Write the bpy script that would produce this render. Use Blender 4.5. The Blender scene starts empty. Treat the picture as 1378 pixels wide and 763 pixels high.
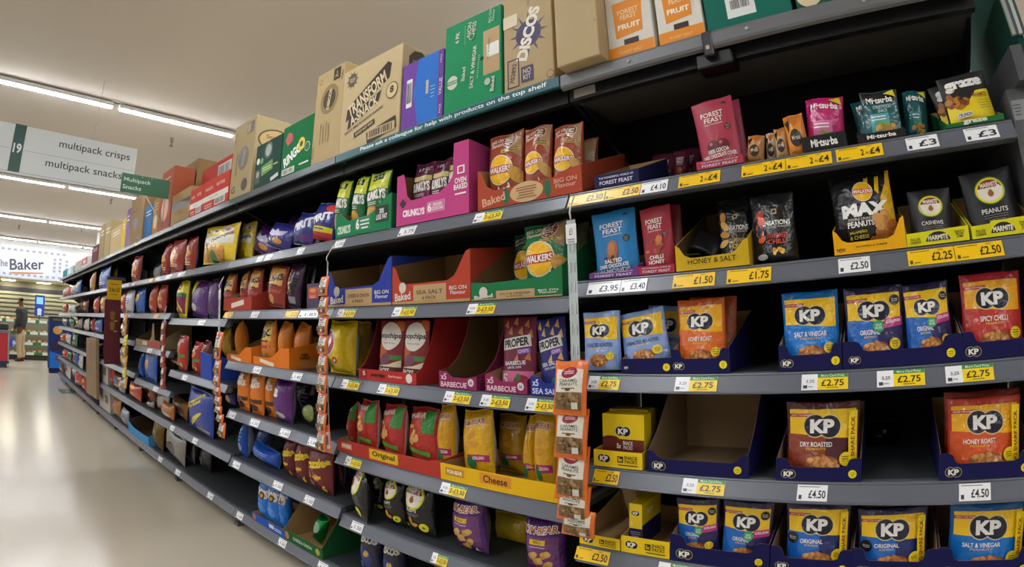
import bpy, bmesh, math, random
from mathutils import Vector, Matrix
S = bpy.context.scene
COL = S.collection
# ------------------------------------------------------------------ camera
# a wide action camera: near-equidistant fisheye lens, picture cropped off the lens axis
FA, FB = 0.94314184, -0.03310739
YAW, PITCH, ROLL = 0.62201606, 0.16526995, -0.02716363
CAMP = Vector((-0.39388, -1.37365, 1.31))
OX, OY = 27.0019, -66.5760
cy_, sy_, cp_, sp_ = math.cos(YAW), math.sin(YAW), math.cos(PITCH), math.sin(PITCH)
FWD = Vector((-sy_*cp_, cy_*cp_, sp_)); R0 = Vector((cy_, sy_, 0)); U0 = R0.cross(FWD)
RIGHT = math.cos(ROLL)*R0 + math.sin(ROLL)*U0
UP = -math.sin(ROLL)*R0 + math.cos(ROLL)*U0
cam = bpy.data.cameras.new('camera'); camo = bpy.data.objects.new('camera', cam); COL.objects.link(camo)
camo.matrix_world = Matrix(((RIGHT.x, UP.x, -FWD.x, CAMP.x), (RIGHT.y, UP.y, -FWD.y, CAMP.y), (RIGHT.z, UP.z, -FWD.z, CAMP.z), (0, 0, 0, 1)))
cam.type = 'PANO'; cam.panorama_type = 'FISHEYE_LENS_POLYNOMIAL'
cam.sensor_width = 36; cam.sensor_fit = 'HORIZONTAL'; cam.fisheye_fov = math.radians(200)
cam.fisheye_polynomial_k0 = 0; cam.fisheye_polynomial_k1 = -FA/18; cam.fisheye_polynomial_k2 = 0
cam.fisheye_polynomial_k3 = -FB/18**3; cam.fisheye_polynomial_k4 = 0
cam.shift_x = -OX/1378; cam.shift_y = OY/763
cam.clip_start = 0.02; cam.clip_end = 200
S.camera = camo
def ray(px, py):
    dx = (px-689-OX)/689; dy = -(py-381.5-OY)/689
    r = math.hypot(dx, dy)+1e-9; th = FA*r+FB*r**3; s = math.sin(th)/r
    return math.cos(th)*FWD+s*dx*RIGHT+s*dy*UP
def at(px, py, y=0.0):
    """the point of the vertical plane at depth y behind the shelf fronts that is seen there"""
    d = ray(px, py); return CAMP+d*((y-CAMP.y)/d.y)
# ------------------------------------------------------------------ light, exposure
S.view_settings.view_transform = 'Standard'; S.view_settings.look = 'None'
S.view_settings.gamma = 1; S.view_settings.use_curve_mapping = False
S.view_settings.exposure = 1.55
LAMP = 26.0
world = bpy.data.worlds.new('world'); S.world = world; world.use_nodes = True
world.node_tree.nodes['Background'].inputs[0].default_value = (0.9, 0.95, 1, 1)
world.node_tree.nodes['Background'].inputs[1].default_value = 0.02
# ------------------------------------------------------------------ helpers
def lin(h):
    if isinstance(h, str):
        c = [int(h[i:i+2], 16)/255 for i in (0, 2, 4)]
    else:
        c = [v/255 for v in h]
    return tuple(v/12.92 if v <= .04045 else ((v+.055)/1.055)**2.4 for v in c)
KIND = {  # roughness, bump scale, bump strength, metallic
    'film': (.24, 38, .55, 0), 'pouch': (.42, 30, .16, 0), 'card': (.72, 300, .06, 0), 'gloss': (.35, 0, 0, 0),
    'ink': (.45, 0, 0, 0), 'metal': (.42, 90, .03, .2), 'plastic': (.38, 0, 0, 0), 'foil': (.3, 45, .5, .85),
    'rail': (.3, 0, 0, 0), 'ticket': (.3, 0, 0, 0), 'cloth': (.85, 250, .2, 0), 'matte': (.8, 0, 0, 0), 'floor': (.3, 0, 0, 0)}
MATS = {}
def mat(col, kind='ink'):
    key = (col, kind)
    if key in MATS: return MATS[key]
    m = bpy.data.materials.new('%s_%s' % (kind, col)); m.use_nodes = True
    nt = m.node_tree; b = nt.nodes['Principled BSDF']
    ro, bs, bst, me = KIND[kind]
    b.inputs['Base Color'].default_value = (*lin(col), 1)
    b.inputs['Specular IOR Level'].default_value = {'ink': .25, 'card': .2, 'matte': .2, 'pouch': .35, 'metal': .35}.get(kind, .5)
    b.inputs['Roughness'].default_value = ro; b.inputs['Metallic'].default_value = me
    if bs:
        tc = nt.nodes.new('ShaderNodeTexCoord'); no = nt.nodes.new('ShaderNodeTexNoise')
        no.inputs['Scale'].default_value = bs; no.inputs['Detail'].default_value = 2
        nt.links.new(tc.outputs['Object'], no.inputs['Vector'])
        bu = nt.nodes.new('ShaderNodeBump'); bu.inputs['Strength'].default_value = bst
        bu.inputs['Distance'].default_value = .01 if kind in ('film', 'pouch', 'foil') else .002
        nt.links.new(no.outputs['Fac'], bu.inputs['Height']); nt.links.new(bu.outputs['Normal'], b.inputs['Normal'])
    if kind == 'card':
        mx = nt.nodes.new('ShaderNodeMix'); mx.data_type = 'RGBA'; c = lin(col)
        mx.inputs[6].default_value = (*[v*.93 for v in c], 1); mx.inputs[7].default_value = (*[min(1, v*1.05) for v in c], 1)
        n2 = nt.nodes.new('ShaderNodeTexNoise'); n2.inputs['Scale'].default_value = 14; n2.inputs['Detail'].default_value = 5
        nt.links.new(tc.outputs['Object'], n2.inputs['Vector'])
        nt.links.new(n2.outputs['Fac'], mx.inputs[0]); nt.links.new(mx.outputs[2], b.inputs['Base Color'])
    MATS[key] = m
    return m
def glass_mat():
    m = bpy.data.materials.new('clear_plastic'); m.use_nodes = True; nt = m.node_tree
    b = nt.nodes['Principled BSDF']; b.inputs['Base Color'].default_value = (.75, .85, .85, 1)
    b.inputs['Roughness'].default_value = .2; b.inputs['Alpha'].default_value = .45
    return m
CLEAR = glass_mat()
def emit(name, col, st):
    m = bpy.data.materials.new(name); m.use_nodes = True; b = m.node_tree.nodes['Principled BSDF']
    b.inputs['Base Color'].default_value = (*lin(col), 1)
    b.inputs['Emission Color'].default_value = (*lin(col), 1); b.inputs['Emission Strength'].default_value = st
    return m
class MB:
    def __init__(s): s.v = []; s.f = []; s.m = []; s.mats = []; s.sm = []
    def mi(s, m):
        if m not in s.mats: s.mats.append(m)
        return s.mats.index(m)
    def add(s, vs, fs, m, smooth=False):
        o = len(s.v); s.v += [tuple(v) for v in vs]; k = s.mi(m)
        for f in fs: s.f.append([i+o for i in f]); s.m.append(k); s.sm.append(smooth)
    def box(s, x0, x1, y0, y1, z0, z1, m, b=0.0):
        if b <= 0:
            s.add([(x, y, z) for x in (x0, x1) for y in (y0, y1) for z in (z0, z1)],
                  [(0, 1, 3, 2), (4, 6, 7, 5), (0, 4, 5, 1), (2, 3, 7, 6), (0, 2, 6, 4), (1, 5, 7, 3)], m)
            return
        vs = []; ix = {}
        X, Y, Z = (x0, x1), (y0, y1), (z0, z1)
        for i in (0, 1):
            for j in (0, 1):
                for k in (0, 1):
                    sx, sy, sz = (1-2*i)*b, (1-2*j)*b, (1-2*k)*b
                    for a in range(3):
                        ix[i, j, k, a] = len(vs)
                        vs.append((X[i]+(sx if a != 0 else 0), Y[j]+(sy if a != 1 else 0), Z[k]+(sz if a != 2 else 0)))
        fs = []
        for a in range(3):
            for e in (0, 1):
                q = []
                for (p, r) in ((0, 0), (1, 0), (1, 1), (0, 1)):
                    c = [p, r]; c.insert(a, e); q.append(ix[c[0], c[1], c[2], a])
                fs.append(q)
        for a in range(3):
            o1, o2 = [d for d in range(3) if d != a]
            for p in (0, 1):
                for r in (0, 1):
                    c0 = [0]*3; c1 = [0]*3; c1[a] = 1
                    for c in (c0, c1): c[o1] = p; c[o2] = r
                    fs.append([ix[(*c0, o1)], ix[(*c1, o1)], ix[(*c1, o2)], ix[(*c0, o2)]])
        for i in (0, 1):
            for j in (0, 1):
                for k in (0, 1): fs.append([ix[i, j, k, a] for a in range(3)])
        s.add(vs, fs, m)
    def prism(s, pts, h, m, axis='y', o=0.0, smooth=False):
        """polygon pts extruded by h along axis from o; pts are the two other coordinates in xyz order"""
        def co(p, t): return {'x': (t, p[0], p[1]), 'y': (p[0], t, p[1]), 'z': (p[0], p[1], t)}[axis]
        n = len(pts); vs = [co(p, o) for p in pts]+[co(p, o+h) for p in pts]
        s.add(vs, [list(range(n)), list(range(2*n-1, n-1, -1))]+[[i, (i+1) % n, n+(i+1) % n, n+i] for i in range(n)], m, smooth)
    def tube(s, pts, r, m, n=6):
        pts = [Vector(p) for p in pts]; rings = []
        for i, p in enumerate(pts):
            d = (pts[min(i+1, len(pts)-1)]-pts[max(i-1, 0)]).normalized()
            a = d.orthogonal().normalized(); b = d.cross(a)
            rr = r[i] if isinstance(r, (list, tuple)) else r
            rings.append([p+rr*(math.cos(2*math.pi*k/n)*a+math.sin(2*math.pi*k/n)*b) for k in range(n)])
        vs = [q for g in rings for q in g]; fs = []
        for i in range(len(pts)-1):
            for k in range(n): fs.append((i*n+k, i*n+(k+1) % n, (i+1)*n+(k+1) % n, (i+1)*n+k))
        fs += [list(range(n)), [(len(pts)-1)*n+k for k in range(n)]]
        s.add(vs, fs, m, True)
    def build(s, name, parent=None, loc=None, rot=None):
        me = bpy.data.meshes.new(name); me.from_pydata(s.v, [], s.f)
        for m in s.mats: me.materials.append(m)
        me.polygons.foreach_set('material_index', s.m); me.polygons.foreach_set('use_smooth', s.sm)
        bm = bmesh.new(); bm.from_mesh(me); bmesh.ops.recalc_face_normals(bm, faces=bm.faces[:]); bm.to_mesh(me); bm.free()
        me.update()
        o = bpy.data.objects.new(name, me); COL.objects.link(o)
        if parent: o.parent = parent
        if loc is not None: o.location = loc
        if rot is not None: o.rotation_euler = rot
        return o
def tag(o, label=None, cat=None, group=None, kind=None):
    if label: o['label'] = label
    if cat: o['category'] = cat
    if group: o['group'] = group
    if kind: o['kind'] = kind
    return o
def thing(name, label, cat, loc=(0, 0, 0), group=None, rot=(0, 0, 0)):
    o = bpy.data.objects.new(name, None); COL.objects.link(o); o.location = loc; o.rotation_euler = rot
    o.empty_display_size = .05
    return tag(o, label, cat, group)
_TX = {}
def text_mesh(s, bold):
    k = (s, bold)
    if k in _TX: return _TX[k]
    cu = bpy.data.curves.new('t', 'FONT'); cu.body = s; cu.size = 1; cu.resolution_u = 3; cu.offset = bold; cu.fill_mode = 'FRONT'
    cu.align_x = 'CENTER'; cu.space_line = .85
    ob = bpy.data.objects.new('t', cu); COL.objects.link(ob); bpy.context.view_layer.update()
    me = bpy.data.meshes.new_from_object(ob)
    vs = [(v.co.x, v.co.y) for v in me.vertices]; fs = [tuple(p.vertices) for p in me.polygons]
    bpy.data.objects.remove(ob); bpy.data.curves.remove(cu); bpy.data.meshes.remove(me)
    if not vs: vs = [(0, 0), (1, 0), (0, 1)]; fs = []
    x0 = min(v[0] for v in vs); x1 = max(v[0] for v in vs); y0 = min(v[1] for v in vs); y1 = max(v[1] for v in vs)
    w, h = max(x1-x0, 1e-6), max(y1-y0, 1e-6)
    _TX[k] = ([((v[0]-x0)/w-.5, (v[1]-y0)/h-.5) for v in vs], fs, w/h)
    return _TX[k]
class Pack(MB):
    """a mesh with a printed face: u runs 0..1 across, v 0..1 upwards; P(u, v, e) lies e off the face"""
    def face(s, P, w, h, curved, ink='ink', e0=.0009):
        s.P, s.w, s.h, s.curved, s.ink, s.e = P, w, h, curved, ink, e0
        return s
    def put(s, uv, fs, col, kind=None):
        if s.curved:
            L = .016; st = [tuple(f) for f in fs]; uv = list(uv); out = []
            tri = []
            for f in st:
                for i in range(1, len(f)-1): tri.append((f[0], f[i], f[i+1]))
            guard = 0
            while tri and guard < 6000:
                guard += 1
                t = tri.pop(); best = -1; bl = L*L
                for i in range(3):
                    a, b = uv[t[i]], uv[t[(i+1) % 3]]
                    d = ((a[0]-b[0])*s.w)**2+((a[1]-b[1])*s.h)**2
                    if d > bl: bl = d; best = i
                if best < 0: out.append(t); continue
                a, b, c = t[best], t[(best+1) % 3], t[(best+2) % 3]
                uv.append(((uv[a][0]+uv[b][0])/2, (uv[a][1]+uv[b][1])/2)); n = len(uv)-1
                tri += [(a, n, c), (n, b, c)]
            fs = out+tri
        e = s.e; s.e += .00022; uv = [(min(.997, max(.003, p[0])), min(.997, max(.003, p[1]))) for p in uv]
        s.add([s.P(p[0], p[1], e) for p in uv], fs, mat(col, kind or s.ink), s.curved)
    def text(s, t, u, v, wu, hv, col, rot=0, bold=.012, kind=None):
        vs, fs, asp = text_mesh(t, bold)
        W = wu*s.w; Hh = W/asp if hv is None else hv*s.h
        c, n = math.cos(math.radians(rot)), math.sin(math.radians(rot))
        s.put([(u+(p[0]*W*c-p[1]*Hh*n)/s.w, v+(p[0]*W*n+p[1]*Hh*c)/s.h) for p in vs], fs, col, kind)
    def ell(s, u, v, ru, rv, col, rot=0, n=24, kind=None, a0=0, a1=360):
        """ellipse, or the sector a0..a1 of one; ru is a share of the width, rv None means round"""
        rx = ru*s.w; ry = rx if rv is None else rv*s.h
        c, sn = math.cos(math.radians(rot)), math.sin(math.radians(rot)); full = a1-a0 >= 360
        vs = [(u, v)]
        if not full:
            q0, q1 = math.radians(a0), math.radians(a1); vs = [(u+rx*(math.cos(q0)+math.cos(q1))/2/s.w, v+ry*(math.sin(q0)+math.sin(q1))/2/s.h)]
        for k in range(n+(0 if full else 1)):
            t = math.radians(a0+(a1-a0)*k/n); x, y = rx*math.cos(t), ry*math.sin(t)
            vs.append((u+(x*c-y*sn)/s.w, v+(x*sn+y*c)/s.h))
        s.put(vs, [(0, k+1, (k+1) % n+1 if full else k+2) for k in range(n)], col, kind)
    def rect(s, u0, v0, u1, v1, col, rot=0, kind=None):
        uc, vc = (u0+u1)/2, (v0+v1)/2; c, n = math.cos(math.radians(rot)), math.sin(math.radians(rot)); q = []
        for (a, b) in ((u0, v0), (u1, v0), (u1, v1), (u0, v1)):
            x, y = (a-uc)*s.w, (b-vc)*s.h; q.append((uc+(x*c-y*n)/s.w, vc+(x*n+y*c)/s.h))
        s.put(q, [(0, 1, 2, 3)], col, kind)
    def poly(s, pts, col, kind=None):
        n = len(pts); s.put([(sum(p[0] for p in pts)/n, sum(p[1] for p in pts)/n)]+list(pts), [(0, i+1, (i+1) % n+1) for i in range(n)], col, kind)
    def band(s, lo, hi, col, u0=.03, u1=.97, n=14, kind=None):
        f = lambda q, u: q(u) if callable(q) else q
        vs = []; m = 6 if s.curved else 1
        for i in range(n+1):
            u = u0+(u1-u0)*i/n
            for j in range(m+1): vs.append((u, f(lo, u)+(f(hi, u)-f(lo, u))*j/m))
        cv = s.curved; s.curved = False
        fs = [(i*(m+1)+j, (i+1)*(m+1)+j, (i+1)*(m+1)+j+1, i*(m+1)+j+1) for i in range(n) for j in range(m)]
        k0 = len(s.f); s.put(vs, fs, col, kind); s.curved = cv
        for k in range(k0, len(s.f)): s.sm[k] = cv
    def pile(s, u, v, ru, rv, cols, n=16, size=.09, seed=1, asp=.75):
        """a heap of nuts or snacks printed inside an ellipse"""
        r = random.Random(seed)
        for i in range(n):
            a = r.random()*6.283; d = math.sqrt(r.random())
            s.ell(u+ru*d*math.cos(a), v+rv*d*math.sin(a), size*r.uniform(.8, 1.15), size*asp*s.w/s.h, cols[i % len(cols)], r.uniform(0, 180), 8)
    def barcode(s, u0, v0, u1, v1, horiz=True, frame=None):
        s.rect(u0, v0, u1, v1, frame or 'e8e6df')
        n = 13; r = random.Random(5)
        for i in range(n):
            a = u0+(u1-u0)*(.06+.88*i/n); b = a+(u1-u0)*.88/n*r.uniform(.3, .7)
            s.rect(a, v0+(v1-v0)*.15, b, v1-(v1-v0)*.12, '2b2b2b'); s.e -= .00022
    def lines(s, u, v, wu, n, col, dv=.022, th=.009, seed=2):
        r = random.Random(seed)
        for i in range(n):
            w = wu*r.uniform(.7, 1); s.rect(u-w/2, v-i*dv-th/2, u+w/2, v-i*dv+th/2, col); s.e -= .00022
def wavef(c, a, k, p): return lambda u: c+a*math.sin(k*u+p)
# ------------------------------------------------------------------ bags
def bag_mesh(kind, w, h, d, col, design=None, seed=0, film='film', back=None, wr=1.0):
    """a filled pouch or pillow bag, bottom at z=0, front towards -y, one closed mesh with its print"""
    r = random.Random(seed*7+3)
    waves = [(r.uniform(4, 14), r.uniform(3, 13), r.uniform(0, 6.28), r.uniform(.4, 1)) for _ in range(5)]
    def wrinkle(u, v, sgn):
        t = sum(a*math.sin(kx*u*sgn+kv*v+p) for kx, kv, p, a in waves)
        return t*d*.022*wr
    tw = r.uniform(-.02, .02)
    def th(u, v):
        a = abs(2*u-1)
        if kind == 'pouch':
            g = min(1, (max(0, v)+.03)/.12)**.5*(.12+.88*max(0, 1-v)**.75) if v < 1 else .1
            e = max(0, 1-a**2.6)**.75
        else:
            t = min(1, max(0, (v-.03)/.94)); g = max(0, math.sin(math.pi*t))**.5
            e = max(0, 1-a**2.2)**.62
        return d/2*g*e, g*e
    def P3(u, v, sgn, e):
        t, g = th(u, v)
        if kind == 'pouch':
            x = (u-.5)*w*(1-.03*math.sin(math.pi*min(1, max(0, v)))); z = v*h
            z += h*.006*math.sin(9*u+seed)*(v > .9)
        else:
            x = (u-.5)*w*(1-.035*math.sin(math.pi*min(1, max(0, v)))); z = v*h+h*.014*math.sin(7*u+seed)*v*(v > .3)
            fold = .003*wr*math.sin(34*u+seed)*(max(0, 1-abs(v-.93)/.12)+max(0, 1-abs(v-.07)/.12))*(1-abs(2*u-1))
            t = t+fold*(1 if sgn > 0 else -1)*.6
        y = t+wrinkle(u, v, sgn)*g+e+.0006
        y0 = tw*h*(v**2)*(2*u-1)
        return (x, (y if sgn < 0 else -y)*1.0+y0, z)
    nu, nv = 16, 20
    us = [.5-.5*math.cos(math.pi*i/nu) for i in range(nu+1)]
    vs_ = [.5-.5*math.cos(math.pi*j/nv) for j in range(nv+1)]
    pk = Pack()
    for sgn in (1, -1):
        vv = [P3(u, v, sgn, 0) for v in vs_ for u in us]
        fs = [(j*(nu+1)+i, j*(nu+1)+i+1, (j+1)*(nu+1)+i+1, (j+1)*(nu+1)+i) for j in range(nv) for i in range(nu)]
        pk.add(vv, fs, mat(col if sgn > 0 else (back or col), film), True)
    n = (nu+1)*(nv+1); side = mat(back or col, film)
    for j in range(nv):
        for i in (0, nu): pk.f.append([j*(nu+1)+i, (j+1)*(nu+1)+i, n+(j+1)*(nu+1)+i, n+j*(nu+1)+i]); pk.m.append(pk.mi(side)); pk.sm.append(True)
    for i in range(nu):
        for j in (0, nv): pk.f.append([j*(nu+1)+i, j*(nu+1)+i+1, n+j*(nu+1)+i+1, n+j*(nu+1)+i]); pk.m.append(pk.mi(side)); pk.sm.append(True)
    pk.face(lambda u, v, e: P3(u, v, 1, e), w, h, True, film if film != 'foil' else 'film', .0012)
    if design: design(pk)
    return pk
PLACED = []   # boxes taken up by the goods: (x0, x1, y0, y1, z0, z1, is_tray)
def bay_decks(x):
    k = min(NB-1, max(0, int(-x/W)))
    return [zdeck(r) for r in ROW['ABCDEF'[min(k, 5)]]]+[zdeck(BASEZ)]
def head_room(z, x0, x1):
    """height free above z below the next shelf, over the whole width"""
    best = 9
    for x in (x0, x1):
        up = [d-.05 for d in bay_decks(x) if d > z+.06]
        best = min(best, (min(up) if up else 2.016 if z < 2.05 else 9)-z)
    return best
def bag(name, label, kind, xl, xr, ym, yt, z, yc, d, col, design=None, group=None, roll=0, lean=0, yaw=0, film='film', back=None, wr=1.0, cat='snack bag', h=None, w=None):
    """a bag whose edges are seen at pixel columns xl, xr (at row ym) and top at row yt, standing at height z, its middle yc behind the rail"""
    decks = [q for pxx in (xl, (xl+xr)/2, xr) for q in bay_decks(at(pxx, ym, yc).x)]; intray = min(abs(z-q) for q in decks) > .0012
    if intray: yc = max(yc, .029+d*.56)
    for go in range(5):
        a, b = at(xl, ym, yc), at(xr, ym, yc); t = at((xl+xr)/2, yt, yc)
        span = b.x-a.x; tn = abs((a.x+b.x)/2-CAMP.x)/(yc-CAMP.y)
        W_ = w or max(.66*span, span-.42*d*max(0, tn-.9))/max(.3, math.cos(math.radians(yaw)))
        xc = (a.x+b.x)/2; x0, x1 = xc-W_/2, xc+W_/2
        zb = min(decks, key=lambda q: abs(q-z))
        k = min((min(abs(q-zb) for q in bay_decks(x)), i, min(NB-1, max(0, int(-x/W)))) for i, x in enumerate((xc, x0, x1)))[2]
        for edge, lo in ((-(k+1)*W, True), (-k*W, False)):
            other = bay_decks(edge-.02 if lo else edge+.02)
            if min(abs(q-zb) for q in other) > .012 or k == 0 and not lo:
                if lo: x0 = max(x0, edge+.02)
                else: x1 = min(x1, edge-.02)
        Hh = h or max(.04, t.z-z); hit = None
        for (p0, p1, q0, q1, r0, r1, tr) in PLACED:
            if r1 < z+.004 or r0 > z+Hh or q1 <= yc-d/2 or q0 >= yc+d/2: continue
            ov = min(x1, p1)-max(x0, p0)
            if ov <= 0: continue
            if tr and intray and ov > .5*(x1-x0):
                wd = min(x1-x0, p1-p0-.011)
                if x0 < p0+.0055 or x1 > p1-.0055:
                    x0 = min(max(x0, p0+.0055), p1-.0055-wd); x1 = x0+wd
                continue
            if ov < .38*(x1-x0) or (tr and ov < .5*(x1-x0)):
                if p0 > x0: x1 = min(x1, p0-.002)
                else: x0 = max(x0, p1+.002)
            else: hit = (q0, q1)
        if hit is None or go == 4: break
        if yc <= (hit[0]+hit[1])/2-.004 and hit[0]-(yc-d/2) > .018: d = max(.016, (hit[0]-.002-(yc-d/2))); yc = hit[0]-.002-d/2
        elif hit[1]+d/2+.003 < .43-d/2: yc = hit[1]+d/2+.003
        else: d = max(.03, .8*d); yc = min(.43-d/2, yc+.02)
    yc = min(yc, .43-d/2)
    Wf = max(.02, x1-x0); xc = (x0+x1)/2
    tilt = abs(math.sin(math.radians(roll)))*Wf/2
    Hh = max(.035, min(Hh, head_room(z, x0+.01, x1-.01)-2*tilt-.01))
    PLACED.append((x0, x1, yc-d/2, yc+d/2, z, z+Hh, False))
    seed = int(xl*3+ym)
    pk = bag_mesh(kind, Wf, Hh, d, col, design, seed, film, back, wr)
    o = pk.build(name, None, (xc, yc, z+.002+tilt+d*.4*math.sin(abs(math.radians(lean)))*(kind == 'pouch')), (math.radians(-lean), math.radians(roll), math.radians(yaw)))
    return tag(o, label, cat, group)
# ------------------------------------------------------------------ the hall
W = 1.25
NB = 11
XE = -W*NB
FLOORM = bpy.data.materials.new('vinyl_floor'); FLOORM.use_nodes = True
def _floor():
    nt = FLOORM.node_tree; b = nt.nodes['Principled BSDF']; b.inputs['Roughness'].default_value = .2
    tc = nt.nodes.new('ShaderNodeTexCoord'); no = nt.nodes.new('ShaderNodeTexNoise'); no.inputs['Scale'].default_value = 1.3; no.inputs['Detail'].default_value = 6
    nt.links.new(tc.outputs['Object'], no.inputs['Vector'])
    mx = nt.nodes.new('ShaderNodeMix'); mx.data_type = 'RGBA'; mx.inputs[6].default_value = (*lin('bdb39f'), 1); mx.inputs[7].default_value = (*lin('c1b7a3'), 1)
    nt.links.new(no.outputs['Fac'], mx.inputs[0])
    br = nt.nodes.new('ShaderNodeTexBrick'); br.offset = 0; br.inputs['Scale'].default_value = 1; br.inputs['Brick Width'].default_value = 2.0; br.inputs['Row Height'].default_value = 2.0
    br.inputs['Mortar Size'].default_value = .002; br.inputs['Color1'].default_value = (1, 1, 1, 1); br.inputs['Color2'].default_value = (1, 1, 1, 1); br.inputs['Mortar'].default_value = (.93, .93, .93, 1)
    nt.links.new(tc.outputs['Object'], br.inputs['Vector'])
    m2 = nt.nodes.new('ShaderNodeMix'); m2.data_type = 'RGBA'; m2.blend_type = 'MULTIPLY'; m2.inputs[0].default_value = 1
    nt.links.new(mx.outputs[2], m2.inputs[6]); nt.links.new(br.outputs['Color'], m2.inputs[7]); nt.links.new(m2.outputs[2], b.inputs['Base Color'])
    n2 = nt.nodes.new('ShaderNodeTexNoise'); n2.inputs['Scale'].default_value = 7; mr = nt.nodes.new('ShaderNodeMapRange')
    mr.inputs[3].default_value = .17; mr.inputs[4].default_value = .21
    nt.links.new(tc.outputs['Object'], n2.inputs['Vector']); nt.links.new(n2.outputs['Fac'], mr.inputs[0]); nt.links.new(mr.outputs[0], b.inputs['Roughness'])
_floor()
X0, X1, Y0, Y1, HC = -24.5, 7.0, -7.5, 9.0, 4.0
CEILM = mat('d0c8bc', 'matte'); WALLM = mat('cfc8bd', 'matte')
def struct(name, m, *bx):
    b = MB(); b.box(*bx, m); return tag(b.build(name), kind='structure')
struct('floor', FLOORM, X0, X1, Y0, Y1, -.1, 0)
struct('ceiling', CEILM, X0, X1, Y0, Y1, HC, HC+.1)
struct('wall_back', mat('d9d6d2', 'matte'), X0-.1, X0, Y0, Y1, 0, HC)
struct('wall_front', WALLM, X1, X1+.1, Y0, Y1, 0, HC)
struct('wall_left', WALLM, X0, X1, Y0-.1, Y0, 0, HC)
struct('wall_right', WALLM, X0, X1, Y1, Y1+.1, 0, HC)
# strip lights: rows across the hall, tubes about 1.55 m long with a small gap
LIGHTM = emit('lit_diffuser', 'f3f7ff', LAMP)
HOUS = mat('d8d8d4', 'plastic')
ROWS_X = [(-23.3, 'in the far row above the bakery'), (-18.1, 'in the third row of lights'), (-12.95, 'in the second row of lights'), (-7.65, 'in the first row of lights ahead'),
          (-2.45, 'in the row overhead'), (2.8, 'in the row behind the camera')]
ORD = ['first', 'second', 'third', 'fourth', 'fifth', 'sixth', 'seventh', 'eighth', 'ninth', 'tenth', 'eleventh', 'twelfth', 'thirteenth', 'fourteenth']
for xr, where in ROWS_X:
    off = -.2+.0125*(-7.65-xr) if xr < -7 else -.2
    for j in range(-4, 5):
        y0 = off+.045+j*1.78; y1 = y0+1.69
        t = thing('strip_light', 'white ceiling strip light %s, %s from the left wall' % (where, ORD[j+4]), 'ceiling light', (xr, (y0+y1)/2, HC-.0125), 'ceiling strip lights')
        b = MB(); L = (y1-y0)/2; b.box(-.045, .045, -L, L, -.055, 0, HOUS); b.box(-.06, .06, -L, L, -.02, -.012, HOUS); b.build('housing', t)
        b = MB(); pr = [(.042*math.cos(a), -.055-.022*math.sin(a)) for a in [math.pi*k/6 for k in range(7)]]
        b.prism(pr, 2*L-.03, LIGHTM, 'y', -L+.015); b.build('diffuser', t)
    b = MB(); b.box(-.014, .014, Y0+.3, Y1-.3, -.012, 0, mat('77736c', 'metal'))
    tag(b.build('lighting_track', None, (xr, 0, HC)), 'thin grey ceiling track carrying the strip lights %s' % where, 'lighting track')
for i, (px, py, rx) in enumerate([(232, 186, -9.4), (150, 267, -16.0), (26, 303, -20.5), (110, 306, -20)]):
    d = ray(px, py); p = CAMP+d*((HC-CAMP.z)/d.z)
    b = MB(); b.tube([(0, 0, 0), (0, 0, -.05)], .03, mat('8a8378', 'metal'), 8); b.tube([(0, 0, -.05), (0, 0, -.12)], .012, mat('55504a', 'metal'), 6); b.tube([(0, 0, -.12), (0, 0, -.126)], .035, mat('55504a', 'metal'), 8)
    tag(b.build('sprinkler_head', None, p), 'small sprinkler head on the ceiling %s' % ['right of the first row of lights', 'above the second row of lights', 'left above the bakery sign', 'beside the third row of lights'][i], 'sprinkler')
# ------------------------------------------------------------------ shelving
DECK = mat('434749', 'metal'); RAILC = mat('5d626b', 'rail'); DARK = mat('1c1d20', 'metal'); LIP = mat('6c6e70', 'metal'); STRIP = mat('1f5a61', 'plastic')
BACKP = mat('101012', 'matte'); FOOTM = mat('5b5a55', 'metal'); UPR = mat('2a2b2e', 'metal')
RH = .052
ROW = {'A': [1.658, 1.388, 1.114, .835, .575], 'B': [1.658, 1.346, 1.037, .694, .394], 'C': [1.658, 1.346, 1.037, .731, .422], 'D': [1.658, 1.294, .88, .436],
       'E': [1.658, 1.335, 1.025, .70, .437], 'F': [1.658, 1.335, 1.06, .74, .437]}
BASEZ = .087
def zdeck(r): return r-.006+RH
TILT = .5   # the ticket rails lean back
def rail_profile(): return [(.045, 0), (-.003, 0), (-.004, .003), (-.002, .005), (.0, .006), (.021, .044), (.0195, .0465), (.021, .05), (.026, RH), (.045, RH)]
BAYN = ['nearest, at the right edge of the photo', 'second from the right', 'third from the right', 'fourth from the right', 'fifth from the right', 'sixth from the right',
        'seventh from the right', 'eighth from the right', 'ninth from the right', 'tenth from the right', 'farthest, by the end of the aisle']
SD = .47
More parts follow.
